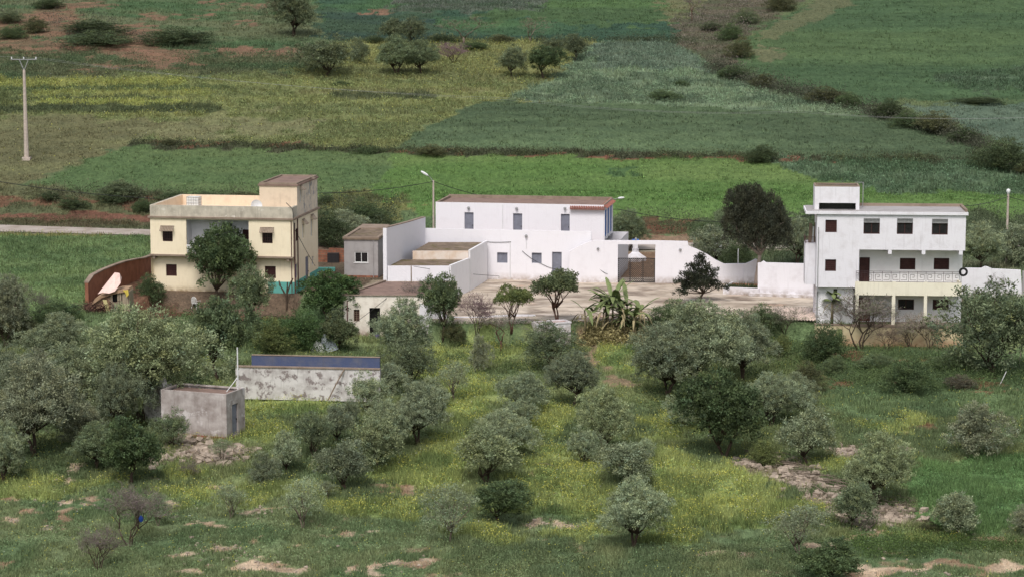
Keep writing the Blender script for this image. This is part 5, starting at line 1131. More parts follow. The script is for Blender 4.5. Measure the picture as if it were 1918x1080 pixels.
# ------------------------------------------------------------------ grey annex
A = Fr((645, 519), (709, 519), 0, -.12); A.L = A.fr(708, 490)[0]
r = A.root("grey_annex", "small unpainted grey flat-roofed building with a white sliding window", "outbuilding")
za = A.fr(675, 449)[1]; wa = A.rect(664, 472, 689.5, 492); DA = 7.0
mb = MB(); wallpanel(mb, TF(0), 0, A.L, 0, za, [wa], .14); wallpanel(mb, TS(A.L), 0, DA, 0, za); wallpanel(mb, TL(0), 0, DA, 0, za); wallpanel(mb, TB(DA), 0, A.L, 0, za); mb.build("wall", M['grey'], r)
window(r, TF(0), wa, M['whitemetal'], M['dark'], .1, 'sash', M['whitemetal'])
mb = MB(); mb.box(-.12, A.L+.12, -.12, DA+.12, za, za+.1); mb.box(.2, A.L-.2, .2, DA-.2, za+.1, za+.13); mb.build("roof", M['roof'], r)
ring(r, "parapet", M['coping'], 0, A.L, 0, DA, za+.102, za+.24, .2, .1)
mb = MB(); mb.tube([(A.L-.4, -.05, 0), (A.L-.4, -.05, za)], .035, 5); mb.build("drainpipe", M['grey'], r)
mb = MB(); mb.box(.1, A.L+.0, -.02, -.003, -.9, .18); mb.box(0, A.L+1.3, -.0, .4, -1.5, -.003); mb.build("brick_base", M['brick'], r)
A2 = Fr((646, 512), (668, 512), 0, -.12)
A2b = MB(); A2b.box(-.1, 2.2, 7.2, 10, 0, za-.02); o = A2b.build("rear_room", M['grey'], r)
A2b = MB(); A2b.box(-.2, 2.3, 7.15, 10.1, za, za+.2); A2b.build("rear_roof", M['coping'], r)
bwf = Fr((592, 491), (648, 491), 0); r = bwf.root("brick_wall", "rough brick wall between the yellow house and grey annex", "wall")
mb = MB(); zb = bwf.fr(620, 466)[1]; mb.slab_xz([(-.3, 0), (bwf.L, 0), (bwf.L, zb), (1.2, zb+.05), (1.15, zb-.12), (-.3, zb-.05)], 0, .22); mb.build("wall_face", M['brick'], r)
# ------------------------------------------------------------------ lower flat-roofed shed
Sx = Fr((644, 628), (835, 634), -1.5, -.02)
r = Sx.root("flat_roofed_shed", "low cream-white shed with stained flat roof and an open dark doorway", "shed")
zsd = Sx.fr(700, 553)[1]; ds = 8.0; Ls = Sx.fr(800, 590)[0]
sw_ = Sx.rect(662.5, 579, 673.5, 601.5); sd_ = Sx.rect(692, 576, 712, 625); sd_ = (sd_[0], sd_[1], .05, sd_[3])
mb = MB(); sk = 2.6    # plan leans to the right going back, like the wall behind it
Tm = lambda a, d_, z: (a, d_, z)
wallpanel(mb, TF(0), 0, Ls, -.4, zsd, [sw_, sd_], .16)
mb.quad((0, 0, -.4), (0, 0, zsd), (sk, ds, zsd), (sk, ds, -.4)); mb.quad((Ls, 0, -.4), (Ls+sk-.6, ds, -.4), (Ls+sk-.6, ds, zsd), (Ls, 0, zsd)); mb.quad((sk, ds, -.4), (Ls+sk-.6, ds, -.4), (Ls+sk-.6, ds, zsd), (sk, ds, zsd))
M['shedwall'] = plaster("old_cream_wall", lin((236, 228, 216)), lin((176, 160, 142)), .7, .4, blot=(lin((150, 120, 104)), 2.5, .68), zfoot=(lin((140, 104, 86)), 0, .8))
mb.build("wall", M['shedwall'], r)
mb = MB(); mb.prism([(.1, .1), (Ls-.1, .1), (Ls+sk-.7, ds), (sk, ds)], zsd-.14, zsd-.03); mb.build("roof", M['roofr'], r)
mb = MB(); mb.prism([(-.14, -.1), (.16, -.1), (sk+.16, ds), (sk-.14, ds)], zsd+.002, zsd+.09); mb.prism([(.163, -.1), (Ls+.1, -.1), (Ls+.1, .12), (.163, .12)], zsd+.002, zsd+.05); mb.build("coping", M['coping'], r)
window(r, TF(0), sw_, M['wood'], M['brownwood'], .16, 'shut')
mb = MB(); mb.quad((sd_[0], .5, 0), (sd_[1], .5, 0), (sd_[1], .5, sd_[3]), (sd_[0], .5, sd_[3])); mb.quad((sd_[0], .16, 0), (sd_[0], .5, 0), (sd_[0], .5, sd_[3]), (sd_[0], .16, sd_[3])); mb.build("doorway", M['dark'], r)  # near-black sheets paint the shade inside the open doorway
# whitewashed wall behind the citrus, low courtyard wall
Q = Fr((826, 632), (1003, 628), -1.5)
r = Q.root("low_wall", "low whitewashed retaining wall along the courtyard edge", "wall")
mb = MB(); z1 = 1.62; mb.slab_xz([(0, -.5), (Q.L, -.5), (Q.L, z1), (Q.L*.8, z1+.05), (Q.L*.55, z1), (Q.L*.5, z1-.08), (0, z1)], 0, .3); mb.build("wall_face", M['stainwall'] if False else M['white_far'], r)
Qw = Fr((786, 632), (842, 632), -1.5); r = Qw.root("whitewashed_wall", "bright peeling whitewashed wall behind the tree at the flat-roofed shed", "wall")
mb = MB(); mb.slab_xz([(0, -.3), (Qw.L, -.3), (Qw.L, 1.6), (Qw.L*.6, 2.3), (0, 2.7)], 0, .2); mb.build("wall_face", M['white_far'], r)
# planters by the umbrella-crowned tree
for (x0, x1, yb, h_, lb) in ((1008, 1031, 614, .35, "small white planter box left of the umbrella-crowned tree"), (1034, 1069, 618, .6, "larger white planter box right behind the umbrella-crowned tree")):
    k = Fr((x0, yb), (x1, yb-2), -.2); rt = k.root("planter_box", lb, "planter", "white planter boxes at the courtyard edge")
    mb = MB(); t = .1
    mb.box(0, k.L, 0, t, -1.2, h_); mb.box(0, k.L, 1.1, 1.1+t, -1.2, h_); mb.box(0, t, t, 1.1, -1.2, h_); mb.box(k.L-t, k.L, t, 1.1, -1.2, h_); mb.box(-.05, k.L+.05, -.05, -.003, h_-.12, h_+.0)
    mb.build("box", M['white_far'], rt); mb = MB(); mb.box(t, k.L-t, t, 1.1, h_-.3, h_-.12); mb.build("soil", M['earth'], rt)
# ------------------------------------------------------------------ three-storey house at the right
E = Fr((1527, 606), (1804, 609.4), 0)
r = E.root("three_storey_house", "white three-storey house with a cream balcony on columns and dark windows", "house")
LE, DE = E.L, 3.7; zR = E.fr(1660, 397)[1]; z3 = E.fr(1660, 468)[1]; z2t = E.fr(1700, 528)[1]; z2b = E.fr(1700, 551)[1]; zov = E.fr(1560, 538)[1]
ux = E.fr(1609, 490)[0]; rec = 1.6
M['ewhite'] = plaster("white_paint_weathered", (.79, .77, .81), lin((186, 178, 178)), .5, .5)
top = [E.rect(1546, 412, 1567.5, 435.5), E.rect(1617.5, 409, 1648, 438.5), E.rect(1680, 409, 1710, 439), E.rect(1745.5, 410, 1775.5, 440)]
topw = [top[0]]+[(a, b, c_, d_-.0) for a, b, c_, d_ in top[1:]]
lft = [E.rect(1545.5, 486, 1566, 508)]
mb = MB(); wallpanel(mb, TF(0), 0, LE, z3, zR-.2, topw, .16); wallpanel(mb, TF(0), 0, ux, zov, z3, lft, .16)
mb.quad((ux, 0, zov), (ux, rec, zov), (ux, rec, z3), (ux, 0, z3))
wallpanel(mb, TL(0), 0, DE, zov, zR-.2); wallpanel(mb, TS(LE), 0, DE, z3, zR-.2); wallpanel(mb, TS(LE), rec, DE, 0, z3); wallpanel(mb, TB(DE), 0, LE, 0, zR-.2)
mb.quad((0, 0, zov), (ux, 0, zov), (ux, rec, zov), (0, rec, zov)); mb.quad((ux, 0, z3), (LE, 0, z3), (LE, rec, z3), (ux, rec, z3))
mb.build("wall", M['ewhite'], r)
b_d = E.rect(1609.5, 482, 1629, 523, rec); b_d = (max(b_d[0], ux+.02), b_d[1], z2b+.1, b_d[3]); b_w = [E.rect(1685.5, 483.5, 1714.5, 505, rec), E.rect(1749, 483.5, 1778, 505, rec)]
g_d = E.rect(1608, 557, 1630, 605, rec); g_d = (g_d[0], g_d[1], .02, g_d[3]); g_w = [E.rect(1682, 560, 1712, 579.5, rec), E.rect(1747, 560.5, 1777, 580, rec)]; g_s = E.rect(1561, 541, 1568, 559, .5)
mb = MB(); wallpanel(mb, TF(rec), ux-.2, LE, z2b, z3, [b_d]+b_w, .14); wallpanel(mb, TF(rec), ux-.6, LE, 0, z2b, [g_d]+g_w, .14)
wallpanel(mb, TF(.5), .1, ux-.35, 0, zov, [g_s], .14); mb.quad((ux-.35, .5, 0), (ux-.35, rec, 0), (ux-.35, rec, zov), (ux-.35, .5, zov)); wallpanel(mb, TL(.1), .5, DE, 0, zov)
mb.build("inner_wall", M['white_inner'], r)
mb = MB(); uo = E.fr(1509, 392)[0]; mb.box(uo, LE+.15, -.18, DE+.1, zR-.2, zR+.02); mb.build("roof_slab", M['ewhite'], r)
mb = MB(); mb.box(uo+.1, LE+.05, -.08, DE, zR+.02, zR+.07); mb.build("roof", M['grey'], r)
mb = MB(); mb.box(.1, LE+.12, DE-.25, DE-.05, zR+.07, zR+.28); mb.box(LE-.1, LE+.1, -.1, DE-.25, zR+.07, zR+.25); mb.build("parapet", M['coping'], r)
mb = MB()
for px in (1667, 1730, 1800): u = E.fr(px, 470)[0]; mb.box(u-.14, u+.14, .01, rec, z3-.32, z3-.003)
mb.build("ceiling_beam", M['ewhite'], r)
ul = E.fr(1602, 540, -.25)[0]; ur = E.fr(1801, 540, -.25)[0]
mb = MB(); mb.box(ul, ur, -.26, -.1, z2b-.05, z2t); mb.box(ul, ul+.12, -.1, 0, z2b-.05, z2t); mb.box(ur-.14, ur, -.1, rec, z2b-.05, z2t); mb.box(ul+.12, ur-.14, -.1, rec, z2b-.05, z2b+.1); mb.build("balcony", M['cream2'], r)
cols = [(1602, 1608), (1670, 1676.5), (1730, 1736)]
for a, b in cols:
    u0, u1 = E.fr(a, 580, -.26)[0], E.fr(b, 580, -.26)[0]; mb = MB(); mb.box(u0, u1, -.285, -.04, -.1, z2b-.052); mb.box(u0, u1, -.285, -.262, z2b-.05, z2t+.06); mb.build("column", M['cream2'], r)
mb = MB(); zra = E.fr(1700, 508)[1]; zrb = z2t+.02
for z in (zra, zrb+.02, zra-.12): mb.bar((ul+.05, -.2, z), (ur-.05, -.2, z), .018)
nb = 12
for k in range(nb+1):
    u = ul+.05+(ur-ul-.1)*k/nb; mb.bar((u, -.2, zrb), (u, -.2, zra), .016)
    if k < nb:
        w_ = (ur-ul-.1)/nb; h_ = zra-.12-zrb; s = 1 if k % 2 else -1; c0 = u+w_/2
        pts = [(-.38, .2), (.30, .2), (.30, .8), (-.15, .8), (-.15, .5), (.1, .5)]; pts = [(c0+s*p[0]*w_, zrb+.02+p[1]*h_) for p in pts]
        for p, q_ in zip(pts[:-1], pts[1:]): mb.bar((p[0], -.2, p[1]), (q_[0], -.2, q_[1]), .016)
mb.build("railing", M['iron2'], r)
window(r, TF(0), top[0], M['brownwood'], M['brownwood'], .14, 'shut')
for h in top[1:]:
    z = h[3]-(h[3]-h[2])*.28
    window(r, TF(0), (h[0], h[1], h[2], z), M['brownwood'], M['dark'], .16, 'sash'); mb = MB()
    for k in range(12): a = h[0]+(h[1]-h[0])*(k+.5)/12; mb.box(a-.02, a+.02, .01, .04, z+.03, h[3]-.03)
    mb.box(h[0], h[1], .005, .06, h[3]-.05, h[3]-.003); mb.box(h[0], h[1], .005, .07, z, z+.05); mb.quad((h[0], .15, z), (h[1], .15, z), (h[1], .15, h[3]), (h[0], .15, h[3])); mb.build("shutter_grille", M['galv'], r)
window(r, TF(0), lft[0], M['brownwood'], M['brownwood'], .14, 'shut')
for h in b_w+g_w[1:]: window(r, TF(rec), h, M['brownwood'], M['brownwood'], .14, 'shut')
window(r, TF(rec), g_w[0], M['brownwood'], M['dark'], .14, 'sash'); window(r, TF(.5), g_s, M['brownwood'], M['dark'], .12, 'plain')
door(r, TF(rec), b_d, M['brownwood'], .14); door(r, TF(rec), g_d, M['redwood'], .14)
mb = MB(); mb.box(-.05, LE+.02, -.02, DE, -.12, -.003); mb.box(ul-.2, LE-.0, -.55, -.022, -.12, .06); mb.build("floor_slab", M['brownwood'] if False else M['coping'], r)
mb = MB(); mb.box(ul-.9, LE-.05, -.5, -.024, -2.4, -.122); mb.box(-.03, LE, -.0, DE, -2.4, -.122); mb.build("garden_wall", M['creamfoot'], r)
# roof room, side balcony box
tu0, tu1 = E.fr(1526, 370, .6)[0], E.fr(1610, 370, .6)[0]; tzz = E.fr(1570, 350, .6)[1]; o0, o1 = E.fr(1534, 385, .6)[0], E.fr(1603, 385, .6)[0]; oz = E.fr(1570, 380.5, .6)[1]
mb = MB(); wallpanel(mb, TF(.6), tu0, tu1, zR+.07, tzz, [(o0, o1, zR+.07, oz)], .3); wallpanel(mb, TS(tu1), .6, 2.9, zR+.07, tzz); wallpanel(mb, TL(tu0), .6, 2.9, zR+.07, tzz); wallpanel(mb, TB(2.9), tu0, tu1, zR+.07, tzz)
o = mb.build("roof_room", M['ewhite'], r); mb = MB(); mb.box(tu0+.05, tu1-.05, .65, 2.85, tzz-.15, tzz-.04); mb.build("tower_roof", M['roof'], o)
mb = MB(); ring(o, "tower_parapet", M['coping'], tu0, tu1, .6, 2.9, tzz+.002, tzz+.07, .14); mb.quad((o0-.1, 1.4, zR+.07), (o1+.1, 1.4, zR+.07), (o1+.1, 1.4, oz), (o0-.1, 1.4, oz)); mb.build("opening_shade_sheet", M['dark'], o)  # near-black sheet behind the opening paints the roof room's inner shade
sb0 = E.fr(1508, 480, 1.5)[0]; zsb = E.fr(1517, 456, 1.5)[1]
mb = MB(); mb.box(sb0, -.003, 1.5, 3.6, zov, zsb); mb.build("side_bay", M['ewhite'], r)
mb = MB(); zz = E.fr(1517, 444, 1.5)[1]; 
for z in (zz, zsb+.15): mb.bar((sb0, 1.52, z), (-.02, 1.52, z), .02); mb.bar((sb0, 1.52, z), (sb0, 3.5, z), .02)
for k in range(8): u = sb0+(-.02-sb0)*k/7; mb.bar((u, 1.52, zsb), (u, 1.52, zz), .014)
for k in range(10): v = 1.55+1.9*k/9; mb.bar((sb0, v, zsb), (sb0, v, zz), .014)
mb.build("side_railing", M['rust'], r)
mb = MB(); u = E.fr(1532, 500, -.05)[0]; mb.tube([(u, -.06, zov-.3), (u, -.06, zR-1.2)], .035, 6); mb.tube([(u+.02, -.05, zov-.3), (u+.02, .45, zov-.35), (u+.02, .42, 0)], .05, 6); mb.build("drainpipe", M['galv'], r)
wd = tag(empty("leaning_boards", E.M @ Vector((sb0+.2, 2.1, zsb)), E.ang), "old boards and slats leaning upright on the house's left side balcony", "boards")
for k, (u, t, h_, mt) in enumerate(((.05, .25, 1.45, 'wood'), (.33, .1, 1.2, 'whitemetal'), (.46, .12, 1.5, 'wood'), (.62, .1, 1.4, 'whitemetal'))):
    mb = MB(); mb.v = []; mb.slab_xz([(u, .0), (u+t, .0), (u+t+.06, h_), (u+.05, h_+.05)], .1*k, .1*k+.04); mb.build("board", M[mt], wd)
# antenna, tyre, rubble on the roof
q = E.M @ Vector((E.fr(1617, 386, 2)[0], 2.6, zR+.07)); d = tag(empty("antenna_mast", q, E.ang), "thin metal antenna mast on the three-storey house's roof", "antenna")
mb = MB(); mb.tube([(0, 0, 0), (0, 0, 1.9)], .035, 6); mb.build("pole", M['galv'], d); mb = MB(); mb.bar((-.65, 0, 1.9), (.05, 0, 1.9), .02)
for k in range(5): mb.bar((-.6+.13*k, -.16, 1.9), (-.6+.13*k, .16, 1.9), .008)
mb.build("crossbar", M['galv'], d)
u, z = E.fr(1804, 509, -.3); q = E.M @ Vector((u, -.42, z)); d = tag(empty("car_tyre", q, E.ang), "black tyre hanging at the balcony's right corner", "tyre")
mb = MB(); n0 = 24; m0 = 8
for i in range(n0):
    t = 6.2832*i/n0
    for j in range(m0): s = 6.2832*j/m0; rr = .26+.085*math.cos(s); mb.v.append((rr*math.cos(t), .07*math.sin(s), rr*math.sin(t)))
for i in range(n0):
    for j in range(m0): mb.f.append((i*m0+j, ((i+1) % n0)*m0+j, ((i+1) % n0)*m0+(j+1) % m0, i*m0+(j+1) % m0))
mb.build("tyre", M['rubber'], d, True)
def rockmesh(rg, r, sub=1):
    mb = MB(); n = rg.randint(6, 9)
    return None
def rubble(name, label, cat, spots, n, rmin, rmax, mat, flat=.6, seed=3):
    """heap of stones; spots = (px,py,spread m)"""
    rg = np.random.RandomState(seed); V = []; Fc = []
    ico = [(-1, -1, -1), (1, -1, -1), (1, 1, -1), (-1, 1, -1), (-1, -1, 1), (1, -1, 1), (1, 1, 1), (-1, 1, 1)]
    qs = ((0, 3, 2, 1), (4, 5, 6, 7), (0, 1, 5, 4), (1, 2, 6, 5), (2, 3, 7, 6), (3, 0, 4, 7))
    cs = [hit(a, b) for a, b, s in spots]
    for k in range(n):
        i = rg.randint(len(spots)); x = cs[i][0]+rg.normal(0, spots[i][2]); y = cs[i][1]+rg.normal(0, spots[i][2]*1.3); z = float(terr(x, y))
        r_ = rmin+(rmax-rmin)*rg.rand()**2.5; Rm = Matrix.Rotation(rg.uniform(0, 6), 3, 'Z') @ Matrix.Rotation(rg.normal(0, .5), 3, 'X'); b = len(V)
        for p in ico: v = Rm @ Vector((p[0]*r_*rg.uniform(.55, 1.1), p[1]*r_*rg.uniform(.5, .95), p[2]*r_*flat*rg.uniform(.5, 1))); V.append((x+v.x, y+v.y, z+v.z+r_*.3))
        Fc += [tuple(b+j for j in q) for q in qs]
    mb = MB(); mb.v = V; mb.f = Fc; o = mb.build(name, mat); tag(o, label, cat, kind='stuff'); return o
# ------------------------------------------------------------------ concrete shed below, mast, stained wall
Fq = Fr((303, 812), (425, 822), -2.2)
r = Fq.root("concrete_shed", "bare grey concrete shed with a flat roof and door on its right side", "shed")
zf = Fq.fr(360, 736)[1]; Lq = Fq.L; 
v1 = Fq.sd(446, 790, Lq)[0]; v1 = min(max(v1, 2.5), 6.0)
dr = (v1*.30, v1*.62, 0.1, 2.05)
mb = MB(); wallpanel(mb, TF(0), 0, Lq, 0, zf, (), .1); wallpanel(mb, TS(Lq), 0, v1, -.3, zf, [dr], .2); wallpanel(mb, TL(0), 0, v1, -.3, zf); wallpanel(mb, TB(v1), 0, Lq, -.3, zf); mb.build("wall", M['conc'], r)
mb = MB(); mb.box(.12, Lq-.12, .12, v1-.12, zf-.22, zf-.12); mb.build("roof", M['roofr'], r); ring(r, "parapet", M['conc'], 0.002, Lq-.002, .002, v1-.002, zf+.002, zf+.10, .12, .004)
door(r, TS(Lq), dr, M['greydoor'], .16, 1)
mb = MB(); mb.box(.15, Lq+.05, -.07, -.003, -.6, .12); mb.box(Lq+.003, Lq+.06, -.0, v1, -.6, -.02); 
mb.build("brick_base", M['brick'], r)
mb = MB(); mb.box(Lq*.6, Lq*.78, -.09, -.072, -.18, -.05); mb.build("drain_hole_shade", M['dark'], r)  # raised near-black block, the hole's shade put in as colour
xw, yw, zw = Fq.M @ Vector((Lq+.15, v1+.1, -.2)); pz = aty(446, 650, yw)[2]; px_ = aty(446, 740, yw)[0]
o = tag(empty("mast", (px_, yw, zw)), "thin white mast rising behind the concrete shed's corner", "mast")
mb = MB(); mb.tube([(0, 0, 0), (0, 0, pz-zw)], .045, 8); mb.build("pole", M['whitemetal'], o); mb = MB(); mb.bar((0, 0, (pz-zw)*.66), (-1.15, -.6, (pz-zw)*.40), .03); mb.build("brace", M['whitemetal'], o)
rw = Fr((268, 795), (306, 803), -2.2); r = rw.root("ruined_wall", "broken whitewashed wall stub under the huge spreading olive", "wall")
mb = MB(); mb.slab_xz([(-.4, 0), (rw.L, 0), (rw.L, 2.9), (rw.L-.4, 2.6), (rw.L-.6, 3.2), (rw.L*.3, 2.4), (-.1, 2.6), (-.4, 1.9)], .4, .75); mb.build("wall_face", M['stainwall'], r)
B = Fr((442, 738), (712, 744), -1.9)
r = B.root("basin_wall", "long stained white wall topped by a faded blue band", "wall")
z1 = B.fr(570, 686)[1]; z2 = B.fr(570, 669)[1]; mb = MB(); mb.box(0, B.L, 0, .3, -.3, z1-.12); mb.build("wall_face", M['stainwall'], r)
mb = MB(); mb.box(-.02, B.L, -.06, .32, z1-.118, z1-.04); mb.build("ledge", M['coping'], r)
b0 = B.fr(468, 675)[0]; mb = MB(); mb.box(b0, B.L-.1, .5, .75, z1-.3, z2+.0); mb.build("blue_band", M['blue'], r); mb = MB(); mb.box(b0, B.L-.1, .47, .78, z2+.002, z2+.03); mb.build("band_coping", M['coping'], r)
mb = MB(); mb.box(0, B.L, .32, .47, z1-.5, z1-.12); mb.build("ledge_top", M['conc'], r)
x, y, z = B.M @ Vector((B.fr(616, 738, -.5)[0], -.9, 0)); x2, y2, z2_ = B.M @ Vector((B.fr(645, 688, -.05)[0], -.08, z1-.1))
o = tag(MB().tube([(x, y, z-.1), ((x+x2)/2, (y+y2)/2, (z+z2_)/2), (x2, y2, z2_)], .045, 6).build("leaning_pole", M['wood']), "dark pole leaning against the stained white wall", "pole")
# ------------------------------------------------------------------ red earth wall, shack
pts = [(172, 560, 515), (190, 552, 507), (210, 545, 497), (232, 536, 492), (258, 523, 486), (270, 518, 484), (284, 512, 482)]
W_ = []
o = tag(empty("earth_wall", atz(172, 560, 0)), "curving reddish earth wall running from the shack up to the yellow house", "wall"); base = Vector(atz(172, 560, 0))
mb = MB(); tp = MB()
pts3 = []
for (px, yb, yt) in ((166, 566, 530), (176, 560, 516), (195, 551, 506), (215, 542, 498), (235, 534, 491), (258, 524, 486), (272, 518, 484), (290, 508, 478)):
    b_ = Vector(atz(px, yb, 0)); t_ = Vector(aty(px, yt, b_.y)); pts3.append((b_-base, t_.z))
for (a, za_), (b_, zb_) in zip(pts3[:-1], pts3[1:]):
    n_ = Vector((-(b_-a).y, (b_-a).x, 0)).normalized()*.28
    for (P, Q_) in (((a, za_), (b_, zb_)),):
        v = [a, b_, b_+n_, a+n_]; n0 = len(mb.v)
        mb.v += [(v[0].x, v[0].y, -.8), (v[1].x, v[1].y, -.8), (v[2].x, v[2].y, -.8), (v[3].x, v[3].y, -.8), (v[0].x, v[0].y, za_), (v[1].x, v[1].y, zb_), (v[2].x, v[2].y, zb_), (v[3].x, v[3].y, za_)]
        for q in ((0, 3, 2, 1), (4, 5, 6, 7), (0, 1, 5, 4), (1, 2, 6, 5), (2, 3, 7, 6), (3, 0, 4, 7)): mb.f.append(tuple(n0+i for i in q))
        n0 = len(tp.v); k = n_*.2
        tp.v += [(v[0]-k).to_tuple()[:2]+(za_+.003,), (v[1]-k).to_tuple()[:2]+(zb_+.003,), (v[2]+k).to_tuple()[:2]+(zb_+.003,), (v[3]+k).to_tuple()[:2]+(za_+.003,), (v[0]-k).to_tuple()[:2]+(za_+.09,), (v[1]-k).to_tuple()[:2]+(zb_+.09,), (v[2]+k).to_tuple()[:2]+(zb_+.09,), (v[3]+k).to_tuple()[:2]+(za_+.09,)]
        for q in ((0, 3, 2, 1), (4, 5, 6, 7), (0, 1, 5, 4), (1, 2, 6, 5), (2, 3, 7, 6), (3, 0, 4, 7)): tp.f.append(tuple(n0+i for i in q))
mb.build("wall_face", M['earth'], o); tp.build("coping", M['coping'], o)
M['mud'] = plaster('mud_and_straw', lin((178, 150, 122)), lin((128, 98, 78)), 1.0, .6)
M['pale'] = simple('pale_cloth', lin((204, 192, 140)), .15, 3, .8)
M['plank'] = simple('grey_planks', lin((158, 144, 124)), .35, 5, .9, (6, 6, .4))
S = Fr((176, 584), (240, 586), 0); S.root
x, y, z = hit(176, 584); S.o = Vector((x, y, z)); S.M = Matrix.Translation(S.o); S.I = S.M.inverted(); S.ang = 0
r = tag(empty("shack", S.o), "makeshift hut of mud, sticks and old planks under a sagging roof", "hut")
mb = MB(); n = 12; rg = random.Random(4)
prof = [(-.4, .2), (.1, 1.05), (.6, 1.35), (1.3, 1.5), (1.9, 1.75), (2.7, 1.8), (2.75, 1.62), (1.9, 1.5), (.7, 1.15), (-.1, .6)]
mb.slab_xz(prof, -.12, 2.2); mb.build("roof", M['mud'], r)
mb = MB()
for k in range(8): u = 1.35+k*.175; mb.slab_xz([(u, 0), (u+.15, 0), (u+.15+rg.uniform(-.03, .03), 1.5), (u+rg.uniform(-.03, .03), 1.5)] if k not in (1, 2) else [(u, 0), (u+.15, 0), (u+.15, .8), (u, .8)], .02*(k % 2), .02*(k % 2)+.04)
mb.box(2.75, 2.8, .05, 2.1, 0, 1.6); mb.build("plank_wall", M['plank'], r)
mb = MB(); mb.quad((1.3, .3, 0), (2.7, .3, 0), (2.7, .3, 1.5), (1.3, .3, 1.5)); mb.build("interior_shade_sheet", M['dark'], r); MB().slab_xz([(-.2, 0), (1.32, 0), (1.32, 1.2), (.6, 1.1), (.1, .8)], .1, 2.0).build('mud_wall', M['mud'], r)  # near-black sheet behind the planks paints the hut's inner shade
mb = MB()
for k in range(120):
    a = Vector((rg.uniform(-.8, 1.2), rg.uniform(-.9, .1), rg.uniform(0, .6))); mb.bar(a, a+Vector((rg.gauss(0, .5), rg.gauss(0, .2), rg.uniform(.0, .5))), .018, 3)
o = mb.build("brushwood", M['brownwood']); o.location = S.o; tag(o, "dark heap of brushwood against the makeshift hut's left side", "brushwood", kind='stuff')
mb = MB(); mb.bar((1.2, -.1, 1.0), (2.5, -.8, .0), .05); o = mb.build("prop_pole", M['wood']); o.location = S.o; tag(o, "wooden pole propped against the makeshift hut's planks", "pole")
mb = MB(); mb.slab_xz([(.75, 1.0), (1.05, 1.0), (1.3, .1), (1.0, 0)], -.22, -.16); o = mb.build("cloth_strip", M['pale']); o.location = S.o; o.color = (1, 1, 1, 1); tag(o, "pale yellow cloth strip hanging at the hut's front", "cloth")
mb = MB(); mb.slab_xz([(2.35, 1.85), (2.75, 1.88), (2.8, 1.5), (2.62, 1.3), (2.55, 1.6)], -.08, -.03); o = mb.build("yellow_cloth", M['yellow']); o.location = S.o+Vector((0, -.1, -.1)); tag(o, "bright yellow cloth draped on the hut's right roof corner", "cloth")
# pink cloth peak over the hut
mb = MB(); ap = (1.55, .9, 3.0); bs = [(.35, -.1, 1.45), (.8, -.35, 1.6), (1.3, -.45, 1.55), (1.75, -.4, 1.7), (2.15, .0, 2.3), (2.1, .9, 2.6), (1.2, 1.6, 2.2)]; apx = [(1.4, .7, 3.0), (1.9, .7, 3.0), (1.75, 1.1, 3.0)]
n = len(bs)
mb.v = [ap]+bs; mb.f = [(0, i+1, i+2) for i in range(n-1)]; mb.v.append((2.0, .5, 3.0)); mb.f += [(0, 4, 8), (4, 5, 8), (5, 6, 8)]
o = mb.build("pink_cloth", M['pink']); o.location = S.o; sm = o.modifiers.new("thick", 'SOLIDIFY'); sm.thickness = .03; tag(o, "pink cloth drawn up into a peak on the makeshift hut's roof", "cloth")
# white plastic chair in the yellow house garden
x, y, z = hit(367, 577); d = tag(empty("plastic_chair", (x, y, z), 2.6), "white plastic garden chair in front of the yellow house", "chair")
mb = MB(); mb.box(-.24, .24, -.24, .24, .42, .46); mb.build("seat", M['plastic'], d)
mb = MB(); pr_ = [(-.24, .46), (-.26, .8), (-.15, .95), (0, .99), (.15, .95), (.26, .8), (.24, .46)]
for a, b in zip(pr_[:-1], pr_[1:]): mb.bar((a[0], .25, a[1]), (b[0], .25, b[1]), .025)
for u in (-.12, 0, .12): mb.box(u-.03, u+.03, .235, .26, .46, .94)
mb.build("backrest", M['plastic'], d)
for sx in (-1, 1):
    for sy in (-1, 1): mb = MB(); mb.bar((sx*.2, sy*.2, .42), (sx*.26, sy*.26, 0), .026); mb.build("leg", M['plastic'], d)
    mb = MB(); mb.tube([(sx*.26, -.24, .44), (sx*.28, -.24, .64), (sx*.28, .25, .66)], .022, 5); mb.build("armrest", M['plastic'], d)
# ------------------------------------------------------------------ poles, lamps, wires
def pole(name, label, cat, px, yb, yt, r0, r1, mat, Y=None, group=None):
    if Y is None: x, y, z = hit(px, yb)
    else: x, y, z = aty(px, yb, Y); z = float(terr(x, y))
    zt_ = aty(px, yt, y)[2]; d = tag(empty(name, (x, y, z)), label, cat, group); mb = MB(); mb.tube([(0, 0, -.2), (0, 0, zt_-z)], [r0, r1], 8); mb.build("post", mat, d); return d, Vector((x, y, z)), zt_-z
d, P0, h = pole("power_pole", "tall pale concrete power pole with a V-shaped steel head, far left", "power pole", 50, 299, 131, .28, .15, M['concpole'])
mb = MB(); mb.box(-.45, .45, -.45, .45, -.1, .25); mb.build("footing", M['concpole'], d)
k = (131-112)/pscale(P0.y, P0.z+10)
mb = MB(); mb.bar((0, 0, h-.1), (.50, 0, h+k), .05); mb.bar((0, 0, h-.1), (-.50, 0, h+k), .05); mb.bar((-1.45, 0, h+k), (1.45, 0, h+k), .06)
mb.build("crossarm", M['galv'], d)
for u in (-1.35, 0, 1.35): mb = MB(); mb.lathe([(.04, 0), (.08, .06), (.05, .12), (.08, .18), (.03, .26)], (u, 0, h+k+.03), 8); mb.build("insulator", M['whitemetal'], d)
top1 = P0+Vector((0, 0, h+k+.25))
d, P1, h1 = pole("street_lamp", "concrete lamp post with white lamp head behind the white house", "street lamp", 812, 402, 338, .10, .08, M['concpole'], 214)
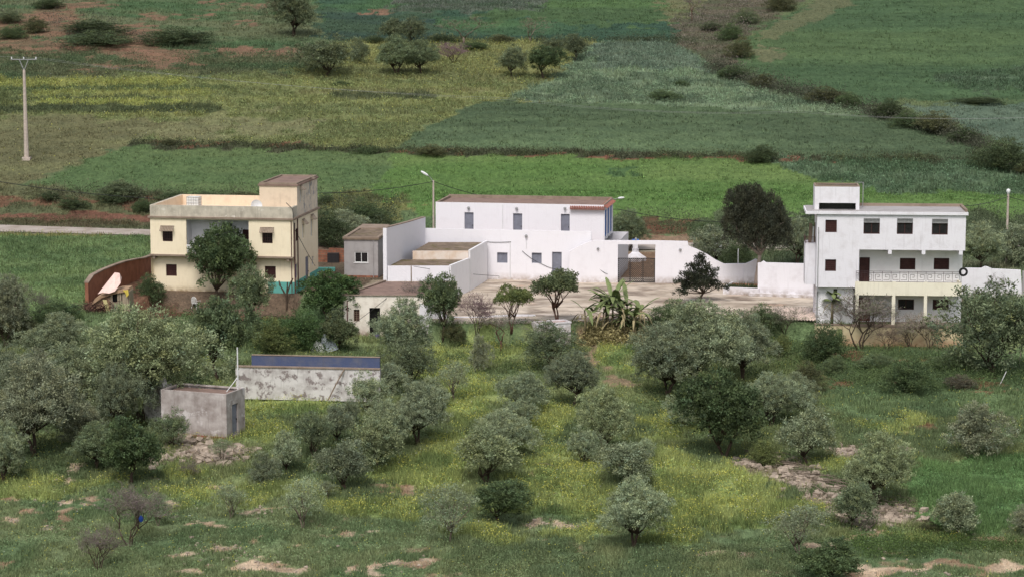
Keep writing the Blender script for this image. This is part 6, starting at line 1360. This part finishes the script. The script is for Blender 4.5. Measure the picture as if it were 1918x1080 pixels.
mb = MB(); mb.tube([(0, 0, h1-.2), (-.25, 0, h1+.25), (-.55, -.1, h1+.5)], .03, 6); mb.build("arm", M['galv'], d)
mb = MB(); mb.v = []; mb.lathe([(.02, -.42), (.09, -.3), (.12, 0), (.08, .3), (.02, .4)], (0, 0, 0), 8); mb.v = [tuple(Matrix.Translation((-.80, -.2, h1+.66)) @ Matrix.Rotation(R(-58), 4, 'Y') @ Vector(v)) for v in mb.v]; mb.build("lamp_head", M['lampglass'], d)
d, P2_, h2 = pole("street_lamp", "concrete lamp post with bulb-shaped lamp right of the three-storey house", "street lamp", 1886, 446, 364, .12, .1, M['concpole'], 212)
mb = MB(); mb.lathe([(.04, 0), (.1, .05), (.19, .25), (.17, .42), (.06, .5)], (0, 0, h2), 12); mb.build("lamp_head", M['lampglass'], d)
q = Wm.M @ Vector((uR2+.05, SB+DB-.1, zr-.15)); d = tag(empty("wall_street_lamp", q), "white lamp on an arm at the white house's back right corner", "street lamp")
mb = MB(); mb.bar((-.1, 0, 0), (.45, -.1, .12), .025); mb.build("arm", M['galv'], d); mb = MB(); mb.lathe([(.02, -.3), (.08, -.2), (.1, 0), (.07, .2), (.02, .3)], (0, 0, 0), 8); mb.v = [tuple(Matrix.Translation((.7, -.1, .16)) @ Matrix.Rotation(R(85), 4, 'Y') @ Vector(v)) for v in mb.v]; mb.build("lamp_head", M['lampglass'], d)
d, P3_, h3 = pole("wooden_post", "slim pale post standing between the lower white shed and flat roof", "post", 770.5, 545, 498, .05, .045, M['wood'], 187.5)
d, P4_, h4 = pole("wooden_post", "dark thin post at the flat-roofed shed's left front corner", "post", 651, 628, 562, .06, .045, M['rust'], 179.5)
d, P5_, h5 = pole("wooden_post", "white stake leaning before the curved white wall", "post", 1382, 520, 466, .05, .04, M['whitemetal'], 200.5)
def wire(pts, r_, mat, label, sag=.6, cat="cable", name="power_cable"):
    P = []
    for a, b in zip(pts[:-1], pts[1:]):
        a, b = Vector(a), Vector(b)
        for k in range(14): t = k/14; P.append(a.lerp(b, t)-Vector((0, 0, sag*4*t*(1-t))))
    P.append(Vector(pts[-1])); o = MB().tube(P, r_, 4).build(name, mat); tag(o, label, cat)
wire([top1+Vector((-60, 10, 4)), top1, aty(960, 184, 262), aty(1500, 208, 250), aty(2050, 212, 248)], .008, M['cablel'], "upper pale power line crossing the fields behind the houses", .7)
wire([top1+Vector((1.3, 0, 0)), aty(960, 188, 258), aty(1500, 211, 247), aty(2050, 214, 245)], .007, M['cablel'], "lower of two pale power lines crossing the fields", .6)
wire([aty(-60, 330, 225), aty(290, 372, 222)], .03, M['cable'], "black cable coming in from the left edge to the yellow house", .3)
t1 = P1+Vector((0, 0, h1-.1)); t2 = P2_+Vector((0, 0, h2-.2))
wire([aty(597, 362, 203), t1], .028, M['cable'], "black cable from the yellow house to the middle lamp post", .25)
wire([t1, aty(1158, 392, 216), aty(1530, 402, 214)], .028, M['cable'], "black cable from the middle lamp post to the three-storey house", .9)
wire([aty(1800, 386, 190), t2, aty(1990, 384, 212)], .028, M['cable'], "black cable between the three-storey house and right lamp post", .2)
f = lambda a, b, v=-.05: Wm.M @ Vector((Wm.fr(a, b, v)[0], v, Wm.fr(a, b, v)[1]))
wire([f(910, 453), f(957, 453)], .02, M['cable'], "short dark cable on the white house above its lower left window", .05)
wire([f(978, 470), f(1014, 494), f(1052, 505), f(1105, 494), f(1118, 498, -.4), f(1138, 513, -.4)], .02, M['cable'], "long sagging dark cable across the white house's grey door", .12)
wire([aty(775, 499, 187.5), aty(935, 517, 199)], .018, M['cable'], "thin dark cable from the slim pale post to the courtyard", .1)
wire([aty(651, 614, 179.4), aty(728, 555, 180.5)], .018, M['cable'], "thin cable running diagonally over the flat-roofed shed's front", .05)
fy = lambda a, b, v: Y.M @ Vector((Y.fr(a, b, v)[0], v, Y.fr(a, b, v)[1]))
wire([fy(536, 380, -.1), fy(548, 392, -.15), fy(552, 430, -.15), aty(578, 478, 195), aty(590, 498, 196)], .028, M['cable'], "black cable looping down the yellow house's right corner", .0)
# well with blue-topped pillar beyond the gate
x, y, z = hit(1190, 489); d = tag(empty("well", (x, y, z)), "white stepped well house with blue-capped chimney seen through the gate", "well")
mb = MB(); mb.lathe([(1.0, 0), (1.0, .35), (.6, .6), (.3, .85), (.28, 1.2)], (0, 0, 0), 4); mb.box(-.22, .22, -.22, .22, 1.15, 1.85); mb.box(-2.6, -.8, -.3, .3, 0, .75); mb.build("body", M['white_far'], d)
mb = MB(); mb.box(-.3, .3, -.3, .3, 1.853, 2.0); mb.build("cap", M['bluep'], d)
x, y, z = hit(1345, 478); d = tag(empty("wall_pillar", (x, y, z)), "small white stone pillar between bushes left of the pine", "pillar"); mb = MB(); mb.box(-.35, .3, -.3, .3, 0, 1.55); mb.box(-.6, .55, -.4, .4, 1.553, 1.85); mb.build("block", M['white_far'], d)
# barrel and debris beyond the brick wall
x, y, z = hit(626, 490); o = tag(MB().box(-.55, .5, -.4, .4, 0, .85).build("black_crate", M['iron']), "black tub lying in the yard before the brick wall", "tub"); o.location = (x, y-.6, z)
x, y, z = hit(600, 508); d = tag(empty("teal_kerb", (x, y, z)), "low teal painted step beside the yellow house's door", "step"); mb = MB(); mb.box(-.6, 1.3, 0, .5, 0, .3); mb.build("step", M['teal'], d)
# corrugated pinkish sheets at the courtyard's right
Kp = Fr((1408, 600), (1528, 604), .05); d = Kp.root("roofing_sheets", "pinkish corrugated roofing sheets laid flat at the courtyard's right edge", "roofing sheets"); mb = MB(); n = 44
for k in range(n):
    u0, u1 = Kp.L*k/n, Kp.L*(k+1)/n; zz = (.0, .09)[k % 2]; zy = (.09, .0)[k % 2]; mb.quad((u0, .3, .1+zz), (u1, .3, .1+zy), (u1, 5.0, .35+zy), (u0, 5.0, .35+zz))
mb.build("sheet", M['sheet'], d)
# tarps
x, y, z = hit(616, 657); mb = MB(); mb.v = [(-1.2, 0, 0), (-.3, -.3, 1.35), (.3, .2, .9), (.75, -.1, .15), (0, -.8, 0), (-.9, .9, .3), (.4, .9, .5)]; mb.f = [(0, 4, 1), (4, 3, 2), (4, 2, 1), (1, 2, 6), (1, 6, 5), (0, 1, 5), (2, 3, 6)]
o = mb.build("tarpaulin", M['tarp']); o.location = (x, y, z); tag(o, "crumpled white and blue tarpaulin beyond the blue band", "tarpaulin")
x, y, z = hit(596, 660); mb = MB(); mb.v = [(-.6, 0, 0), (-.1, -.1, 1.1), (.4, 0, .5), (.5, -.2, 0), (0, -.5, 0)]; mb.f = [(0, 4, 1), (4, 3, 2), (4, 2, 1)]; o = mb.build("tarpaulin", M['plastic']); o.location = (x, y, z); tag(o, "small white sheet lying left of the crumpled tarpaulin", "tarpaulin")
x, y, z = hit(707, 633); o = MB().lathe([(.14, 0), (.17, .3), (.18, .32)], (0, 0, 0), 12).build("bucket", M['purpleplastic']); o.location = (x, y, z); tag(o, "purple bucket on the ground by the flat-roofed shed's doorway", "bucket")
x, y, z = hit(243, 1022); o = MB().lathe([(.03, 0), (.11, .05), (.13, .2), (.07, .3), (.02, .36)], (0, 0, 0), 8).build("plastic_bag", M['blueplastic']); o.location = (x+.66, y-.2, z+1.35); tag(o, "blue plastic bag caught in the leafless purplish tree", "bag")
# rubble, branches
rubble("rubble", "pale stones and rubble heaped below the concrete shed", "rubble", [(350, 836, .8), (385, 842, .9), (420, 850, .9), (290, 862, .5), (370, 852, .9), (450, 848, .7)], 520, .05, .34, M['rock'])
rubble("rubble", "band of pale rubble stones below the dark green tree at right", "rubble", [(1410, 872, .6), (1460, 868, .7), (1490, 880, .8), (1510, 905, .8), (1530, 925, .8), (1570, 940, .8), (1600, 955, .7), (1620, 968, .9), (1660, 955, .8), (1600, 850, .5), (1575, 845, .5), (1690, 970, .8), (1640, 985, .7), (1480, 895, .7), (1700, 845, .25)], 1150, .04, .30, M['rock'], seed=7)
rubble("rubble", "small stones scattered over the bare soil patches in front", "stones", [(115, 897, .5), (345, 1038, .8), (490, 1060, .9), (780, 1056, .9), (490, 957, .5), (1000, 983, .4), (1070, 985, .3), (1820, 1010, .5), (1700, 1064, 1.6), (90, 990, .3), (20, 975, .4), (560, 1065, 1.2), (430, 1030, .7), (120, 940, .8), (1400, 1045, .8)], 650, .02, .12, M['rock'], seed=9)
rubble("rubble", "broken debris lying on the flat roof edge of the three-storey house", "debris", [(1200, 600, .01)], 1, .02, .03, M['rock'], seed=2) if False else None
rg = random.Random(21); mb = MB()
for k in range(70):      # long dry branches pile
    t = rg.random(); px = 1395+t*190+rg.gauss(0, 8); py = 852+t*72+rg.gauss(0, 5); x, y, z = hit(px, py); L_ = rg.uniform(.8, 2.4)
    a = Vector((x, y, z+rg.uniform(.05, .35))); b = a+Vector((L_*.85, -L_*rg.uniform(.5, .9), rg.uniform(-.1, .1))); mb.tube([a, a.lerp(b, .5)+Vector((0, 0, rg.uniform(0, .18))), b], [.03, .024, .012], 4)
tag(mb.build("branch_pile", barkpale), "long pile of dry cut branches trailing over the rubble at right", "branches", kind='stuff')
mb = MB()
for k in range(40):
    x, y, z = hit(rg.uniform(1630, 1710), rg.uniform(935, 975)); a = Vector((x, y, z+.1)); mb.tube([a, a+Vector((rg.gauss(0, .4), rg.gauss(0, .2), rg.uniform(.1, .4))), a+Vector((rg.gauss(0, .8), rg.gauss(0, .4), rg.uniform(0, .3)))], [.02, .016, .008], 4)
tag(mb.build("branch_pile", barkpale), "tangled dry branches at the lower end of the rubble band", "branches", kind='stuff')
mb = MB()
for k in range(46):
    x, y, z = hit(rg.uniform(325, 465), rg.uniform(838, 868)); a = Vector((x, y, z+.08)); b = a+Vector((rg.uniform(-1, 1)*1.1, rg.gauss(0, .3), rg.uniform(0, .4))); mb.tube([a, a.lerp(b, .5), b], [.026, .02, .01], 4)
tag(mb.build("branch_pile", barkpale), "dry branches strewn over the rubble by the concrete shed", "branches", kind='stuff')
for (x0, y0, x1, y1, lb) in ((1360, 905, 1280, 0, ''),): pass
def log(px0, py0, px1, py1, r_, lb, mat=barkpale):
    a = Vector(hit(px0, py0)); b = Vector(hit(px1, py1)); a.z += .12; b.z += .12; m_ = a.lerp(b, .5)+Vector((0, 0, .12)); o = MB().tube([a, m_, b], [r_, r_*.8, r_*.4], 6).build("fallen_branch", mat); tag(o, lb, "branch")
log(1000, 872, 1046, 878, .03, "pale fallen branch lying in the flowers right of the centre row")
log(1500, 905, 1555, 932, .06, "bent pale branch over the rubble band")
log(1622, 996, 1655, 980, .05, "pale branch at the lower end of the rubble band")
log(1912, 660, 1908, 700, .03, "pale stick standing at the wide right-hand tree")
x, y, z = hit(1915, 722); d = tag(MB().bar((0, 0, 0), (.45, 0, 1.0), .03).build("garden_stake", M['whitemetal']), "pale stake leaning on the red bank at the right", "stake"); d.location = (x-1.6, y, z)
# trimmed stump trunk beside the teal wall
mb = MB(); 
for a, b in (((0, 0, 0), (0, 0, 1.3)), ((0, 0, 1.2), (-.5, 0, 2.1)), ((0, 0, 1.3), (.3, .1, 2.2)), ((0, 0, 1.0), (.1, 0, 2.4)), ((-.5, 0, 2.1), (-.6, 0, 2.5)), ((.3, .1, 2.2), (.55, .1, 2.7))): mb.tube([a, b], [.09, .05], 6)
x, y, z = hit(537, 584); o = mb.build("pollarded_trunk", bark); o.location = (x, y, z); tag(o, "pollarded bare trunk in front of the teal-painted wall", "tree trunk")
# ------------------------------------------------------------------ banana clump
def banana(px, py, n, hmin, hmax, label, seed, dry=.4, spread=.9, ll=1.9):
    rg = random.Random(seed); x, y, z = hit(px, py); d = tag(empty("banana_plant", (x, y, z)), label, "banana plant")
    for s in range(n):
        bx, by = rg.gauss(0, spread), rg.gauss(0, spread*.6); h = rg.uniform(hmin, hmax); mb = MB(); mb.tube([(bx, by, -.1), (bx+rg.gauss(0, .05), by, h*.5), (bx+rg.gauss(0, .08), by, h)], [.10, .08, .05], 7); mb.build("stem", M['bstem'], d, True)
        for l in range(rg.randint(7, 11)):
            a = rg.uniform(0, 6.28); Lf_ = ll*rg.uniform(.55, 1); up = rg.uniform(.5, 1.4); isdry = rg.random() < dry; droop = rg.uniform(1.0, 1.9) if isdry else rg.uniform(.4, 1.1); mb = MB(); seg = 9; wmax = .20 if not isdry else .09; hh = h*rg.uniform(.75, 1) if isdry else h
            pts = []
            for k in range(seg+1):
                t = k/seg; rr = Lf_*(t-.12*t*t); zz = hh+Lf_*(up*t-droop*t*t); zz = max(zz, .1); w_ = wmax*math.sin(math.pi*min(1, t*.95+.05))**.6; pts.append((rr, zz, w_))
            ca, sa = math.cos(a), math.sin(a)
            for k in range(seg):
                for side in (-1, 1):
                    if k and rg.random() < 0: continue
                    (r1, z1, w1), (r2, z2, w2) = pts[k], pts[k+1]; g1, g2 = .25*w1, .25*w2; jag = rg.uniform(.7, 1.0)
                    def Pn(r__, w__, zz): return (bx+ca*r__-sa*side*w__, by+sa*r__+ca*side*w__, zz)
                    mb.quad(Pn(r1, 0, z1), Pn(r2, 0, z2), Pn(r2, w2*jag, z2-g2), Pn(r1, w1, z1-g1))
            if mb.f: mb.build("leaf", M['bdry'] if isdry else M['bleaf'], d)
M['bstem'] = simple("banana_stem", lin((118, 108, 84)), .3, 5); M['bleaf'] = simple("banana_leaf", lin((112, 124, 80)), .3, 2.5, .6); M['bdry'] = simple("banana_leaf_dry", lin((150, 138, 106)), .3, 3, .8)
banana(1135, 629, 10, 1.4, 3.0, "clump of ragged banana plants with dry drooping leaves at the courtyard edge", 3, .22, .9, 2.2)
banana(1178, 633, 9, 1.0, 2.6, "drier straw-coloured right part of the banana clump", 6, .5, .7, 1.9)
banana(1562, 622, 2, 1.6, 2.2, "small banana plant at the three-storey house's left front corner", 9, .1, .2, 1.1)
